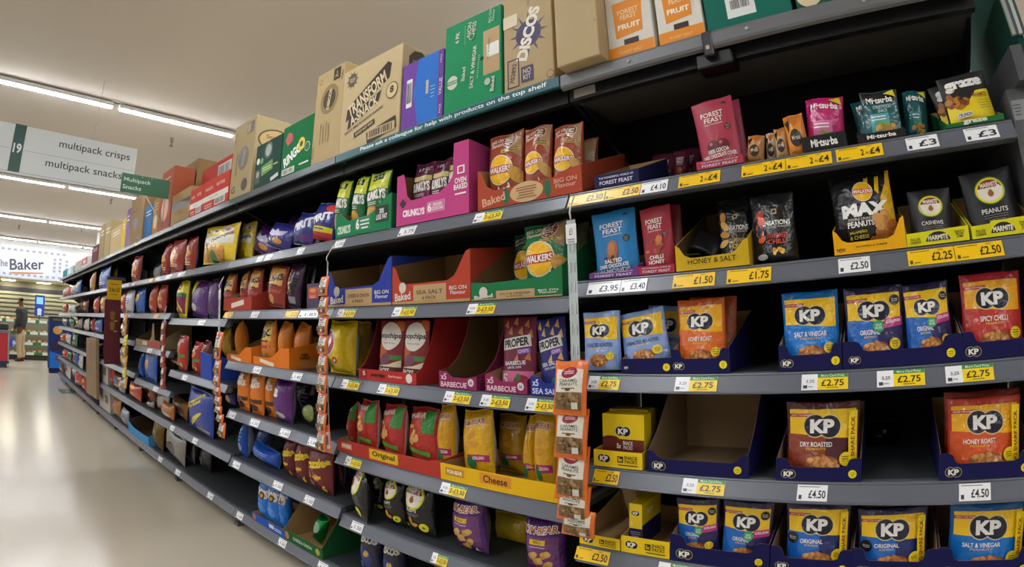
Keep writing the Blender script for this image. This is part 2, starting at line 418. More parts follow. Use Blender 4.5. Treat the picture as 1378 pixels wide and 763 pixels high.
for k in range(NB):
    bx1 = -k*W; bx0 = bx1-W; key = 'ABCDEF'[min(k, 5)]
    t = thing('shelving_bay', 'grey metal supermarket shelving bay, the %s' % BAYN[k], 'shelving', (bx0, 0, 0), 'shelving bays')
    b = MB(); b.box(.005, W-.005, SD+.005, SD+.025, .05, 2.3, BACKP); b.build('back_panel', t)
    b = MB(); b.box(W-.032, W-.001, SD-.03, SD+.004, 0, 2.32, UPR)
    for q in range(40): b.box(W-.019, W-.014, SD-.0315, SD-.029, .15+q*.052, .175+q*.052, mat('0c0c0d', 'matte'))
    b.build('upright', t)
    if k == NB-1:
        b = MB(); b.box(.001, .032, SD-.03, SD+.004, 0, 2.32, UPR); b.build('upright', t)
    b = MB(); b.box(W-.062, W-.002, .03, SD, .0, .02, FOOTM); b.box(W-.052, W-.012, .035, .06, .0, .085, FOOTM)
    for q in range(3): b.box(W-.037, W-.027, .0335, .036, .022+q*.02, .034+q*.02, mat('1b1a19', 'matte'))
    b.build('foot', t)
    for r in ROW[key]+[BASEZ]:
        zd = zdeck(r)
        b = MB(); b.box(.004, W-.004, .0451, SD, zd-.022, zd, DECK); b.box(.004, W-.004, .0451, .06, zd-.045, zd-.0225, DECK)
        s = b.build('shelf', t)
        b = MB(); b.prism(rail_profile(), W-.006, RAILC, 'x', .003); ro = b.build('price_rail', s, (0, 0, r-.006))
        for xx in (.012, W-.012):
            b = MB(); b.prism([(SD, zd-.022), (SD, zd-.1), (SD-.03, zd-.09), (SD-.12, zd-.04), (SD-.13, zd-.022)], .004, DECK, 'x', xx-.002); b.build('bracket', s)
    # top shelf
    b = MB(); b.box(.004, W-.004, .01, SD, 2.078, 2.1, LIP if k == 0 else DARK); b.box(.004, W-.004, .05, .08, 2.02, 2.079, DARK); ts = b.build('top_shelf', t)
    b = MB()
    if k == 0:
        b.prism([(.01, 2.045), (0, 2.05), (-.004, 2.058), (-.004, 2.09), (.003, 2.1), (.012, 2.1)], W-.006, LIP, 'x', .003)
        for xx in (.25, .62, .95): b.tube([(xx, -.004, 2.075), (xx, -.007, 2.075)], .006, mat('a8a8a6', 'metal'), 8)
        b.build('front_lip', ts)
        b = MB(); b.box(.005, W-.005, .085, .35, 2.03, 2.07, mat('4c4a46', 'metal')); b.build('underside_channel', ts)
        b = MB(); b.box(.215, .245, -.009, .03, 2.02, 2.099, mat('101012', 'plastic'), .004); b.box(.18, .29, .02, .1, 2.0, 2.045, mat('0c0c0e', 'plastic'), .004); b.box(.225, .235, -.0105, -.0085, 2.04, 2.052, mat('b3a88f'))
        b.build('shelf_clip', ts, (.27, 0, 0))
        b = MB(); b.box(.02, .1, .049, .0505, 2.03, 2.06, mat('a09d96', 'plastic')); b.build('code_label', ts)
    else:
        b.prism([(.012, 2.06), (-.001, 2.06), (-.004, 2.063), (-.004, 2.096), (0, 2.1), (.012, 2.1)], W-.006, STRIP if k == 1 else mat('3a4448', 'rail'), 'x', .003)
        st = b.build('header_strip', ts)
        if k != 1: st = None
        pk = Pack(); pk.face(lambda u, v, e: (u*W, -.0042-e, 2.062+v*.036), W, .036, False)
        pk.text('Please ask a colleague for help with products on the top shelf', .56, .5, .8, .62, 'e9f2f4', 0, .012)
        if st: pk.build('lettering', st)
    for xx in (.012, W-.012):
        b = MB(); b.prism([(SD, 2.08), (SD, 1.9), (SD-.07, 1.93), (.07, 2.05), (.03, 2.08)], .012, DARK, 'x', xx-.006); b.build('bracket', ts)
# green end panel on the right with its metal edge, and the grey end post
b = Pack(); b.box(.062, .08, .0, .62, .0, 2.7, mat('083c31', 'matte'))
e = thing('gondola_end_board', 'tall dark green end board at the right end of the shelving', 'end board', (0, 0, 0)); b.build('panel', e)
b = MB()
for i, c in enumerate(('8f9692', '4d5552', 'a9b0ac', '3e4644')): b.box(.05+.009*i, .059+.009*i, -.012+.003*(i % 2), -.0005, 1.9, 2.7, mat(c, 'metal'))
b.build('edge_profile', e)
t = thing('end_post', 'grey metal end post with code label right of the top price rail', 'shelving post', (0, 0, 0))
b = MB(); b.box(.004,.06,.03,.46,0,1.45,mat('5a5c60', 'metal')); b.box(.004,.06,.03,.46,1.45,1.78,mat('5a5c60', 'metal')); b.build('post', t)
b = MB(); b.prism([(.004, .32), (.03, -.02), (.06, -.02), (.06, .36)], .09, mat('4b4d50', 'metal'), 'z', 1.7802); b.build('sloping_cap', t)
pk = Pack(); pk.face(lambda u, v, e: (.008+u*.05, .0292-e, 1.70+v*.05), .05, .05, False); pk.rect(0, 0, 1, 1, '8d8f92'); pk.lines(.25, .75, .4, 4, '55575a', .16, .06); pk.build('code_label', t)
# ------------------------------------------------------------------ tickets on the rails
TK = {}
def ticket(pl, pr, z, kind, txt='', top='More Card Price'):
    a, b_ = at(pl, 0, 0), at(pr, 0, 0)
    # the columns are read on the rail itself: march to the height of the rail
    def colx(px):
        lo, hi = 0, 763
        for _ in range(30):
            m = (lo+hi)/2; p = at(px, m, 0)
            if p.z > z+.018: lo = m
            else: hi = m
        return at(px, lo, 0).x
    x0, x1 = colx(pl), colx(pr); w = x1-x0; h = .041
    pk = Pack(); pk.box(-w/2, w/2, -.0006, .0004, 0, h, mat('f0f1f2' if kind[0] == 'w' else 'f2c40c', 'ticket'))
    pk.face(lambda u, v, e: ((u-.5)*w, -.0006-e, v*h), w, h, False, 'ticket', .0004)
    if kind == 'w':
        pk.text(txt, .62, .42, .6, .42, '2b2d33'); pk.rect(.05, .12, .16, .34, '3a3c42')
        pk.lines(.5, .86, .8, 1, '8b8e94', .1, .06)
    elif kind == 'wl':
        pk.text(txt, .66, .42, .56, .5, '24262b', 0, .02); pk.rect(.06, .1, .16, .36, '33353a'); pk.lines(.4, .88, .7, 1, '7c7f86', .1, .05)
    elif kind == 'wy':
        pk.rect(.35, 0, 1, .99, 'f4d21c'); pk.rect(.35, .76, 1, 1, '3f8f4a'); pk.text(top, .67, .885, .5, .15, 'dfeadd')
        pk.text(txt, .67, .42, .48 if len(txt) < 7 else .56, .4, '25240f', 0, .015); pk.text('3.25', .19, .55, .18, .2, '55585f'); pk.rect(.04, .1, .13, .3, '44474d'); pk.lines(.2, .2, .1, 1, '888b90', .1, .05)
        pk.lines(.67, .12, .25, 1, '8a7a1a', .1, .05)
    else:
        if txt.startswith('2 '):
            pk.text('2', .56, .46, .07, .5, '2a2508', 0, .02); pk.text('for', .67, .38, .08, .2, '2a2508'); pk.text(txt.split()[-1], .83, .46, .22, .52, '2a2508', 0, .02)
        else: pk.text(txt, .73, .46, .44, .56, '2a2508', 0, .02)
        pk.lines(.27, .88, .42, 1, '7d6a10', .1, .05); pk.rect(.04, .1, .1, .34, '4c4310'); pk.lines(.2, .16, .14, 1, '6b5c12', .1, .06)
        pk.text('ONLY', .72, .88, .12, .12, '5c4f10')
    xc = (x0+x1)/2; k = min(NB-1, int(-xc/W))
    rows = ROW['ABCDEF'[min(k, 5)]]+[BASEZ]
    r = min(range(len(rows)), key=lambda i: abs(rows[i]-z)); z = rows[r]+.001
    TK.setdefault((k, r), []).append((xc, pk, z, kind, txt, w))
RN = ['top', 'second', 'third', 'fourth', 'fifth', 'lowest']
BN = ['nearest bay', 'second bay from the right', 'third bay from the right', 'fourth bay from the right', 'fifth bay from the right', 'sixth bay from the right', 'seventh bay', 'eighth bay', 'ninth bay', 'tenth bay', 'farthest bay']
def flush_tickets():
    for (k, r), L in sorted(TK.items()):
        L.sort(key=lambda q: -q[0]); nr = len(ROW['ABCDEF'[min(k, 5)]])
        for i, (xc, pk, z, kind, txt, w) in enumerate(L):
            o = pk.build('price_ticket', None, (xc, -.0014, z), (-TILT, 0, 0))
            col = {'w': 'white', 'wl': 'white', 'wy': 'white and yellow', 'y': 'yellow'}[kind]
            pos = '' if len(L) == 1 else ', %s from right' % ORD[i]
            tag(o, '%s price ticket%s, %s, %s' % (col, pos, 'base rail' if r == nr else '%s rail' % RN[r], BN[k]), 'price ticket', 'price tickets on the shelf rails')
# ------------------------------------------------------------------ trays and cartons
KRAFT = 'a5865c'
EARS = [(0, 1), (.1, 1), (.14, .93), (.17, .66), (.22, .6), (.78, .6), (.83, .66), (.86, .93), (.9, 1), (1, 1)]
def tray(label, xl, xr, ym, z, fh, col, prints=None, prof=None, depth=.3, bh=None, yf=.02, inner=KRAFT, side=None, group=None, name='display_tray', cat='display tray', kind='card', sidecol=None, rh=None, rot=0):
    a, b_ = at(xl, ym, yf), at(xr, ym, yf); X0_, X1_ = a.x, b_.x
    for (p0, p1, q0, q1, r0, r1, tr) in PLACED:
        if tr and abs(r0-z) < .05 and q0 < yf+depth and min(X1_, p1)-max(X0_, p0) > 0:
            if p0 > X0_: X1_ = p0-.001
            else: X0_ = p1+.001
    a.x, b_.x = X0_, X1_
    w = b_.x-a.x; prof = prof or [(0, 1), (1, 1)]
    if isinstance(fh, tuple): fh = at(fh[0], fh[1], yf).z-z
    t = thing(name, label, cat, ((a.x+b_.x)/2, yf, z+.0012), group, (0, 0, math.radians(rot)))
    bh = min(bh or fh, head_room(z, a.x+.01, b_.x-.01)-.004); PLACED.append((a.x, b_.x, yf, yf+depth, z, z+max(fh, bh), True)); hl, hr = prof[0][1]*fh, prof[-1][1]*fh
    out = mat(col, kind); inn = mat(inner, 'card')
    pk = Pack(); pts = [(-w/2, 0), (w/2, 0)]+[((u-.5)*w, v*fh) for u, v in reversed(prof)]
    pk.prism(pts, .0022, out, 'y', 0); pk.prism(pts, .0012, inn, 'y', .0023)
    pk.face(lambda u, v, e: ((u-.5)*w, -e, v*fh), w, fh, False, 'ink', .0005)
    if prints: prints(pk)
    pk.build('front_panel', t)
    for sx, hf in ((-1, hl), (1, hr)):
        sp = side or [(0, 1), (.35, 1), (1, 1)]
        ps = [(.0036, 0)]+[(.0036+(depth-.0036)*u, hf+(bh-hf)*(v if side else u)) for u, v in (side or [(0, 0), (1, 1)])]+[(depth, 0)]
        q = Pack(); q.prism(ps, .0022*-sx, mat(sidecol or col, kind), 'x', sx*w/2); q.prism(ps, .001*-sx, inn, 'x', sx*(w/2-.0023))
        if rh and sx > 0:
            q.face(lambda u, v, e: (w/2+e, u*depth, v*hf), depth, hf, False, 'ink', .0005); rh(q)
        q.build('side_panel', t)
    b = MB(); b.box(-w/2+.004, w/2-.004, depth-.0025, depth, 0, bh, inn); b.build('back_panel', t)
    b = MB(); b.box(-w/2+.004, w/2-.004, .004, depth-.003, .0005, .003, inn); b.build('base', t)
    return t
def carton(label, xl, xr, ym, yt, z, col, prints=None, sprints=None, depth=.3, yf=.015, name='cardboard_carton', cat='carton', group='cartons on the top shelf', tape=None, kind='card', bev=.003, h=None, seam=True):
    a, b_ = at(xl, ym, yf), at(xr, ym, yf); h = max(.09, h or at((xl+xr)/2, yt, yf).z-z)
    depth = min(depth, .43-yf); X0_, X1_ = a.x, b_.x
    for (p0, p1, q0, q1, r0, r1, tr) in PLACED:
        if r0 > 2.05 and q0 < yf+depth and q1 > yf and r1 > z and r0 < z+h and min(X1_, p1)-max(X0_, p0) > 0:
            if p0 > X0_: X1_ = p0-.001
            else: X0_ = p1+.001
    if X1_-X0_ < .03: X0_, X1_ = a.x, b_.x
    a.x, b_.x = X0_, X1_; w = X1_-X0_; PLACED.append((X0_, X1_, yf, yf+depth, z, z+h, True))
    h = max(h, .09)
    o = thing(name, label, cat, ((a.x+b_.x)/2, yf, z+.0012), group)
    pk = Pack(); pk.box(-w/2, w/2, 0, depth, 0, h, mat(col, kind), bev)
    pk.face(lambda u, v, e: ((u-.5)*w, -e, v*h), w, h, False, 'ink', .0004)
    if prints: prints(pk)
    if sprints:
        pk.face(lambda u, v, e: (w/2+e, u*depth, v*h), depth, h, False, 'ink', .0004); sprints(pk)
    pk.build('box', o)
    b = MB(); b.box(-w/2+.002, w/2-.002, depth*.5-.025, depth*.5+.025, h, h+.0006, mat('b9a57c', 'gloss')); b.build('packing_tape', o)
    if tape:
        for (u0, v0, u1, v1) in tape:
            b = MB(); b.box((u0-.5)*w, (u1-.5)*w, -.0016, -.0008, v0*h, v1*h, mat('cdbf9f', 'gloss')); b.build('packing_tape', o)
    return o
# ------------------------------------------------------------------ prints
NUT = ['b9783a', 'a5622c', 'd09850']; YEL = 'f4c616'; WH = 'ebe9e4'; NV = '12134a'
def kp_logo(p, u, v, wd, rim='d8c98a'):
    r = wd*.29; rv = r*p.w/p.h*.98
    for col, k in ((rim, 1.09), ('17162e', 1.0)):
        p.ell(u-wd*.2, v, r*k, rv*k, col); p.e -= .00022
        p.ell(u+wd*.2, v-.02*wd*p.w/p.h, r*k, rv*k, col)
    p.text('KP', u, v-.01*wd*p.w/p.h, wd*.66, wd*.36*p.w/p.h, WH, 0, .05)
def kp(flav, low, yel=YEL, low2=None, share=False, win=False, taste=None, fv=.43, fw=.5, dark=None, sub='PEANUTS', nuts=NUT):
    def d(p):
        w = wavef(.54, .025, 4, 1.2)
        p.band(.02, w, low, .03, .97)
        if low2: p.band(.02, w, low2, .55, .97)
        p.band(w, .9, yel, .05, .95)
        p.rect(.05, .8, .4, .845, 'b3202e'); p.text('GREAT FOR SHARING', .22, .823, .3, .022, 'f0d6d0')
        kp_logo(p, .5, .68, .56 if not share else .5)
        fc = dark or WH
        p.text(flav, .42 if win or share else .5, fv, fw, .065, fc, 0, .015)
        p.text('SALTED '+sub if flav == 'ORIGINAL' else sub, .42 if win or share else .5, fv-.06, fw*.6, .028, 'e3c23a')
        if win:
            p.ell(.57, .47, .1, None, '3f9c6a'); p.text('SAVE\nMORE', .57, .47, .12, .07, 'd8f0e0', 0, .01)
            p.poly([(.66, .44), (.97, .47), (.97, .58), (.68, .56)], 'bf2f7f'); p.text('£20,000', .82, .525, .25, .045, WH, 5, .02)
        if taste: p.ell(taste[0], taste[1], .085, None, '1d1d1f'); p.text('Great\nTaste', taste[0], taste[1], .11, .05, 'cfcabd')
        p.ell(.52, .17, .24, .11, '8a4f22'); p.pile(.52, .17, .22, .1, nuts, 38, .042, 4)
        p.ell(.83, .24, .09, None, 'e6c71a'); p.lines(.83, .27, .11, 3, '5b5010', .028, .01)
        if share:
            p.rect(.86, .03, .97, .88, 'f2d410'); p.text('BIG SHARE PACK', .915, .45, .7*p.h/p.w, .05*p.w/p.h, 'a3281f', 90, .03)
    return d
def kp_tray(flag=True, lu=.15, lw=.17):
    def d(p):
        kp_logo(p, lu, .3, lw, 'c9c07c')
        if flag: p.ell(.9, .33, .035*.3/p.w if p.w > .001 else .04, None, 'e6d31a'); p.lines(.9, .38, .05, 3, '5b5010', .07, .02)
    return d
def ff(col, lines, pic='nut'):
    def d(p):
        p.text('FOREST', .47, .77, .56, .075, 'efe6dd'); p.text('FEAST', .49, .68, .46, .075, 'efe6dd'); p.text('Original Snack Explorers', .48, .61, .46, .03, 'e2d3cc')
        p.ell(.8, .53, .07, None, '2a1d1c'); p.lines(.8, .55, .09, 3, 'bba9a0', .025, .008); p.ell(.8, .91, .055, .02, '26323a')
        if pic == 'almond':
            p.ell(.48, .36, .13, .17, '9a5a30', 0, 28); p.ell(.46, .37, .08, .13, 'ad6c3c', 0, 24); p.pile(.48, .22, .22, .05, ['4c3226', '6b4630'], 10, .05, 3)
        elif pic == 'cherry':
            p.rect(.515, .34, .528, .5, 'c08a4a', -12); p.ell(.38, .27, .15, None, '5a1622'); p.ell(.62, .27, .15, None, '641a28'); p.ell(.34, .31, .04, None, 'b86a78'); p.ell(.58, .31, .04, None, 'b86a78')
        else:
            p.pile(.5, .38, .2, .13, ['a5522c', 'b96a38', '8d3f22'], 9, .085, 6); p.ell(.62, .47, .1, .06, 'c8742e', 20); p.pile(.2, .3, .05, .05, ['c97b38'], 2, .05, 9)
        for i, (t, sz) in enumerate(lines): p.text(t, .5, .2-.075*i, sz, .06, 'efe6e0', 0, .02)
    return d
def ff_tray(p): p.text('THE WONDERFUL WORLD OF', .5, .72, .8, .16, 'd8d0dc'); p.text('FOREST FEAST', .5, .32, .76, .3, 'dcd4e0')
def sens(lines, col, pic):
    def d(p):
        p.ell(.55, .72, .09, None, 'b7a576', 45, 4); p.ell(.55, .72, .045, None, '1a1a1a', 45, 4)
        p.text('SENSATIONS', .56, .55, .68, .075, 'e8e6e2', 0, .03); p.text('COATED PEANUTS', .62, .49, .5, .03, 'c8c4bc')
        if pic == 'chilli':
            for k in range(5): p.ell(.22+.03*math.sin(k*2), .68-.09*k, .1-.006*k, .06, ('c23a20', 'd5562a', 'a92c1a')[k % 3], 30*k); p.e -= .0001
            p.ell(.2, .44, .06, .1, '1a1414')
        else:
            for k in range(4): p.ell(.2+.05*math.sin(k), .72-.13*k, .09, .08, ('c98a22', 'e2b050')[k % 2], 40*k)
        for i, t in enumerate(lines): p.text(t, .6, .36-.085*i, .42 if i else .46, .07, col, 0, .02)
        p.pile(.6, .13, .16, .04, ['d8a53a', 'c08a2c', 'e4bd5c'], 9, .05, 8); p.ell(.25, .07, .12, .04, 'b8bcc0')
    return d
def walkers_logo(p, u, v, r, word='WALKERS', band='b5301f'):
    rv = r*p.w/p.h
    p.ell(u, v, r*1.07, rv*1.07, 'e8e0d0'); p.ell(u, v, r, rv, 'efb91c', 0, 32); p.rect(u-r*.98, v-rv*.28, u+r*.98, v+rv*.28, band); p.text(word, u, v, r*1.9, rv*.42, WH, 0, .03)
def maxp(p):
    for i in range(5): p.poly([(.58+.085*i, .97), (.64+.085*i, .97), (.6+.085*i, .62+.02*i), (.54+.085*i, .72)], 'e3b414' if i % 2 == 0 else '1b1a18')
    p.poly([(.78, .6), (.97, .95), (.97, .3), (.86, .2)], 'd9ab12'); walkers_logo(p, .52, .72, .15, band='c23a24')
    p.text('MAX', .52, .49, .74, .17, 'f2f0ec', 0, .06); p.text('DOUBLE CRUNCH', .43, .375, .4, .03, 'd8d5cc'); p.text('PEANUTS', .42, .315, .42, .07, WH, 0, .03)
    p.text('JALAPEÑO', .36, .22, .28, .045, 'd6c22a', 0, .02); p.text('& CHEESE', .37, .16, .3, .045, 'd6c22a', 0, .02)
    p.pile(.8, .28, .15, .15, ['c2803c', 'a9672c', 'd39a55'], 12, .1, 3); p.pile(.66, .08, .16, .05, ['c2803c', 'a9672c'], 8, .08, 5)
def marmite_logo(p, u, v, r):
    rv = r*p.w/p.h*.85; p.ell(u, v, r*1.08, rv*1.1, '2e6a3a'); p.ell(u, v, r, rv, 'e2d31c'); p.ell(u, v, r*.86, rv*.84, 'e5e0d2')
    p.ell(u, v, r*.86, rv*.84, '8d3b2a', 0, 20, None, 15, 165); p.text('MARMITE', u, v+rv*.45, r*1.2, rv*.36, 'efe9dc', 0, .03); p.ell(u, v-rv*.25, r*.2, None, '9c5a2c'); p.rect(u-r*.1, v-rv*.2, u+r*.1, v+rv*.06, '9c5a2c')
def marmite(word):
    def d(p):
        marmite_logo(p, .5, .66, .28); p.text(word, .5, .34, .5, .075, 'dcd8d0', 0, .02); p.lines(.5, .27, .46, 3, '8a8782', .035, .008); p.pile(.5, .1, .2, .08, ['9a6a44', '7d4f30', 'b58a60'], 14, .05, 4)
    return d
def marmite_tray(p):
    p.text('FULL-ON\nCASHEWS', .14, .35, .17, .4, '2a2a12', 0, .02); p.ell(.5, .1, .2, .75, '2a271f', 0, 24, None, 10, 170); p.text('MARMITE', .5, .45, .32, .34, 'e8e4d4', 0, .03); p.text('SOURCE OF\nPROTEIN\n& FIBRE', .85, .5, .16, .5, '2a2a12', 0, .02)
def mitsuba(bg, pat, word='Mi·tsu·ba', two=None):
    def d(p):
        p.band(.72, .98, '191a1e' if two else bg, .03, .97); p.text(word, .5, .78, .72, .14, WH, 0, .03)
        if two: p.text(two, .55, .58, .5, .16, 'bcd8d6')
        p.rect(.2, .12, .7, .48, pat); p.lines(.42, .42, .4, 2, WH, .06, .02); p.pile(.55, .18, .3, .12, ['c58a3c', 'd8a452', '7a9a3a'], 14, .08, 4); p.poly([(.62, .9), (.9, .97), (.95, .8)], 'd8c81e')
    return d
def graze(p):
    p.band(.03, .42, 'e8d21a'); p.poly([(.5, .42), (.97, .42), (.97, .62), (.7, .6)], 'e8d21a'); p.text('graze', .5, .76, .8, .22, WH, 0, .06); p.pile(.27, .47, .2, .14, ['9a5a20', 'b87a30', '7d4416'], 18, .09, 2); p.pile(.27, .47, .18, .12, ['3a200a'], 5, .03, 8)
    p.text('MARMITE', .75, .5, .3, .08, '8c3022', -6, .02); p.lines(.8, .38, .3, 4, '9a8a18', .05, .012); p.rect(.18, .1, .48, .2, 'e0e0d8'); p.text('CRUNCH', .33, .15, .27, .07, '33301a', 0, .03)
def baked(col2, big='ked'):
    def d(p):
        p.poly([(.5, .98), (.97, .98), (.97, .6), (.75, .72)], 'a88660'); p.text('BIG ON\nFlavour', .33, .86, .42, .12, 'ecd9cc', 6, .02); p.ell(.68, .88, .18, None, 'e4d3c2'); p.ell(.68, .88, .165, None, '6d3b2b'); p.text('NEW', .68, .9, .2, .045, 'ecdccc', 10, .03); p.lines(.68, .865, .2, 2, 'ecdccc', .03, .012)
        p.rect(.5, .7, .97, .76, 'b89a58'); p.lines(.73, .75, .35, 2, '5b4724', .03, .012); walkers_logo(p, .47, .48, .33, 'WALKERS', col2); p.text('Baked', .46, .2, .56, .13, 'f0e6dc', 10, .03); p.ell(.88, .38, .13, .12, 'c9983c', 30)
    return d
def crunklys(c2, crisp='c9962c'):
    def d(p):
        p.band(.74, .98, 'c8d13a' if c2 == 'g' else '5e1a3a'); p.rect(.3, .83, .8, .93, '1d2a22'); p.text('BAKED NOT FRIED', .55, .88, .4, .05, WH); p.band(.68, .76, 'd6d84a' if c2 == 'g' else 'cfc07a')
        p.text('CRUNKLYS', .5, .58, .9, .16, 'ecebe2', 4, .05); p.lines(.5, .46, .4, 2, 'cfd8c8', .03, .01); p.ell(.5, .27, .32, .13, crisp, 8); p.ell(.5, .27, .26, .1, 'dcae48', 8)
        for k in range(6): p.rect(.26+.085*k, .19, .285+.085*k, .35, 'a87a1e', 12)
    return d
def pombear(bg, word, lab, six=True):
    """the bear itself is left out: only the lettering and the snack shapes"""
    def d(p):
        p.band(.04, .68, bg, .06, .94); p.text('POM-BEAR', .5, .78, .92, .13, 'f0ece6', 3, .1); p.text('POM-BEAR', .5, .78, .88, .11, 'b8622c', 3, .035)
        p.rect(.32, .56, .72, .64, 'd9b01c'); p.text(word, .52, .6, .2, .05, '4a3a10'); p.lines(.52, .52, .4, 1, 'd8c8d8', .03, .01)
        for (u, v, q) in ((.7, .4, 10), (.5, .28, -20), (.72, .22, 40), (.4, .38, 20), (.55, .12, 0)): p.ell(u, v, .13, .055, 'c99c4c', q); p.ell(u+.05, v+.03, .06, .04, 'd2a75a', q); p.ell(u-.06, v-.04, .06, .04, 'bb8c3c', q)
        if six: p.text('6', .82, .07, .09, .1, WH, 0, .03)
    return d
# ------------------------------------------------------------------ bay A (nearest)
A2, A3, A4, A5, A6 = [zdeck(r) for r in ROW['A']]
B3, B4, B5, B6 = [zdeck(r) for r in ROW['B'][1:]]
C3, C4, C5, C6 = [zdeck(r) for r in ROW['C'][1:]]
D3, D4, D6 = [zdeck(r) for r in ROW['D'][1:]]
E3, E4, E5, E6 = [zdeck(r) for r in ROW['E'][1:]]
BZ = zdeck(BASEZ); TOP = 2.1
# second row from the top
tray('empty navy cardboard tray with kraft inside, on the second shelf beside the red crisp tray', 800, 859, 243, A2, (800, 238), '1c2350', ff_tray, [(0, 1), (1, 1.0)], .25, .13, group='snack trays')
for i, (xl, xr, yt, y) in enumerate([(870, 905, 207, .3), (884, 922, 204, .27), (905, 936, 199, .3)]):
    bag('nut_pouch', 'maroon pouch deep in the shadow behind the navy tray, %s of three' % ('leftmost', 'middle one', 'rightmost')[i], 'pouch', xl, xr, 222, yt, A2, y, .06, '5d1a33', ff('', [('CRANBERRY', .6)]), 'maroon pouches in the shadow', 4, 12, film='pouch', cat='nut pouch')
tray('dusky red cardboard tray under the cherry pouch', 937, 1001, 222, A2, (937, 219), 'a23a4e', ff_tray, None, .26, .05, group='snack trays')
bag('nut_pouch', 'dusky red pouch with two cherries on the top price rail', 'pouch', 930, 997, 180, 136, A2+.004, .065, .055, 'a8354b', ff('', [('100% COCOA', .5), ('DARK CHOCOLATE COVER', .8), ('CHERRIES', .72)], 'cherry'), None, -5, 2, film='pouch', cat='nut pouch')
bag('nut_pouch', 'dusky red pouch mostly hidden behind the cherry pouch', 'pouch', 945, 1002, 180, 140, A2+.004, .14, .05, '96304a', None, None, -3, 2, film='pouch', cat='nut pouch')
for i, (xl, xr, yt, y, c) in enumerate([(1003, 1026, 184, .06, 'b98850'), (1022, 1045, 180, .09, 'e0d0bb'), (1040, 1062, 172, .06, 'c9a070'), (1062, 1090, 153, .05, 'd8882c')]):
    def sd(p, i=i):
        p.ell(.5, .35, .3, .2, '3a2a20'); p.text('Mi·tsu', .5, .35, .4, .1, 'dcd0c0'); p.poly([(.15, .95), (.5, .6), (.85, .95)], 'c06f2c'); p.poly([(.05, .8), (.2, .5), (.35, .85)], '3b2a1c')
    bag('snack_bag', ['small tan patterned bag first right of the cherry pouch', 'small pale beige bag between two tan ones right of the cherry pouch', 'small tan patterned bag beside the black-fronted tray', 'small orange bag leaning at the left end of the pink bag tray'][i], 'pillow', xl, xr, 200, yt, A2, y, .05, c, sd, 'small patterned snack bags', 8-4*i, 6)
def mit_tray(p): p.text('Mi·tsu·ba', .5, .45, .6, .55, WH, 0, .03)
tray('black cardboard tray holding the pink snack bag', 1079, 1140, 192, A2, (1079, 186), '222226', mit_tray, None, .22, .09, group='snack trays')
tray('black cardboard tray holding the teal snack bags', 1153, 1220, 183, A2, (1153, 183), '222226', mit_tray, None, .24, .1, group='snack trays')
bag('snack_bag', 'pink snack bag standing in the black tray', 'pillow', 1092, 1145, 160, 131, A2+.004, .075, .06, 'b8256a', mitsuba('b8256a', 'd06aa0'), None, 6, 5)
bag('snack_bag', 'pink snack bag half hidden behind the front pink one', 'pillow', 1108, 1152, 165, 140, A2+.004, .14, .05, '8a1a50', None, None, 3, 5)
bag('snack_bag', 'dark teal snack bag at the left of its black tray', 'pillow', 1152, 1196, 160, 132, A2+.004, .09, .06, '14484c', mitsuba('14484c', '2a8a92'), 'teal snack bags', -4, 6)
bag('snack_bag', 'bright teal snack bag at the front of its black tray', 'pillow', 1170, 1222, 155, 120, A2+.004, .065, .065, '17565a', mitsuba('17565a', '4aa3a8', 'Mi·tsu·ba', 'STREETFOOD\nSNACK'), 'teal snack bags', 3, 6)
bag('snack_bag', 'teal snack bag at the right end of its black tray, half hidden', 'pillow', 1200, 1243, 150, 124, A2+.004, .12, .06, '17565a', mitsuba('17565a', '2a7a80'), 'teal snack bags', 8, 6)
def graze_tray(p): p.text('graze', .5, .42, .42, .75, 'cfd8c4', 0, .05)
tray('green cardboard tray under the black and yellow snack pouches', 1274, 1354, 169, A2, (1354, 152), '1f6a38', graze_tray, [(0, .6), (.3, .65), (.7, .8), (1, 1)], .25, .12, group='snack trays')
bag('nut_pouch', 'black and yellow snack pouch leaning left behind another of its kind', 'pouch', 1252, 1310, 135, 114, A2+.004, .12, .05, '1d1d1f', graze, 'black and yellow pouches', -8, 4, film='pouch')
bag('nut_pouch', 'black and yellow snack pouch with ring crunch pieces at the front of the green tray', 'pouch', 1273, 1341, 135, 100, A2+.004, .065, .05, '1d1d1f', graze, 'black and yellow pouches', -3, 4, film='pouch')
# third row
tray('purple cardboard tray under the blue almond pouch', 793, 859, 370, A3, (793, 367), '6a3a86', ff_tray, [(0, .8), (.75, .85), (.9, 1.15), (1, 1.45)], .26, .09, group='snack trays')
bag('nut_pouch', 'bright blue pouch with a big almond', 'pouch', 795, 853, 325, 287, A3+.004, .06, .055, '1077b4', ff('', [('SALTED', .4), ('DARK CHOCOLATE', .66), ('ALMONDS', .7)], 'almond'), None, -4, 2, film='pouch', cat='nut pouch')
tray('dusky red cardboard tray under the chilli pouch', 858, 908, 366, A3, (858, 360), 'a52f42', ff_tray, None, .26, .05, group='snack trays')
bag('nut_pouch', 'dusky red chilli and honey pouch right of the blue almond pouch', 'pouch', 858, 909, 320, 280, A3+.004, .06, .055, '9c2836', ff('', [('CHILLI', .44), ('HONEY', .5)]), None, -4, 2, film='pouch', cat='nut pouch')
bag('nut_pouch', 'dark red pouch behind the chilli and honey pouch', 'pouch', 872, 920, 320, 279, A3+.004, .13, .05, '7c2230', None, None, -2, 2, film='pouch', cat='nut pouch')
def hs(p): p.text('CALIFORNIAN', .25, .6, .2, .06, '3a3410'); p.text('HONEY & SALT', .5, .32, .66, .2, '2d2a10', 0, .01)
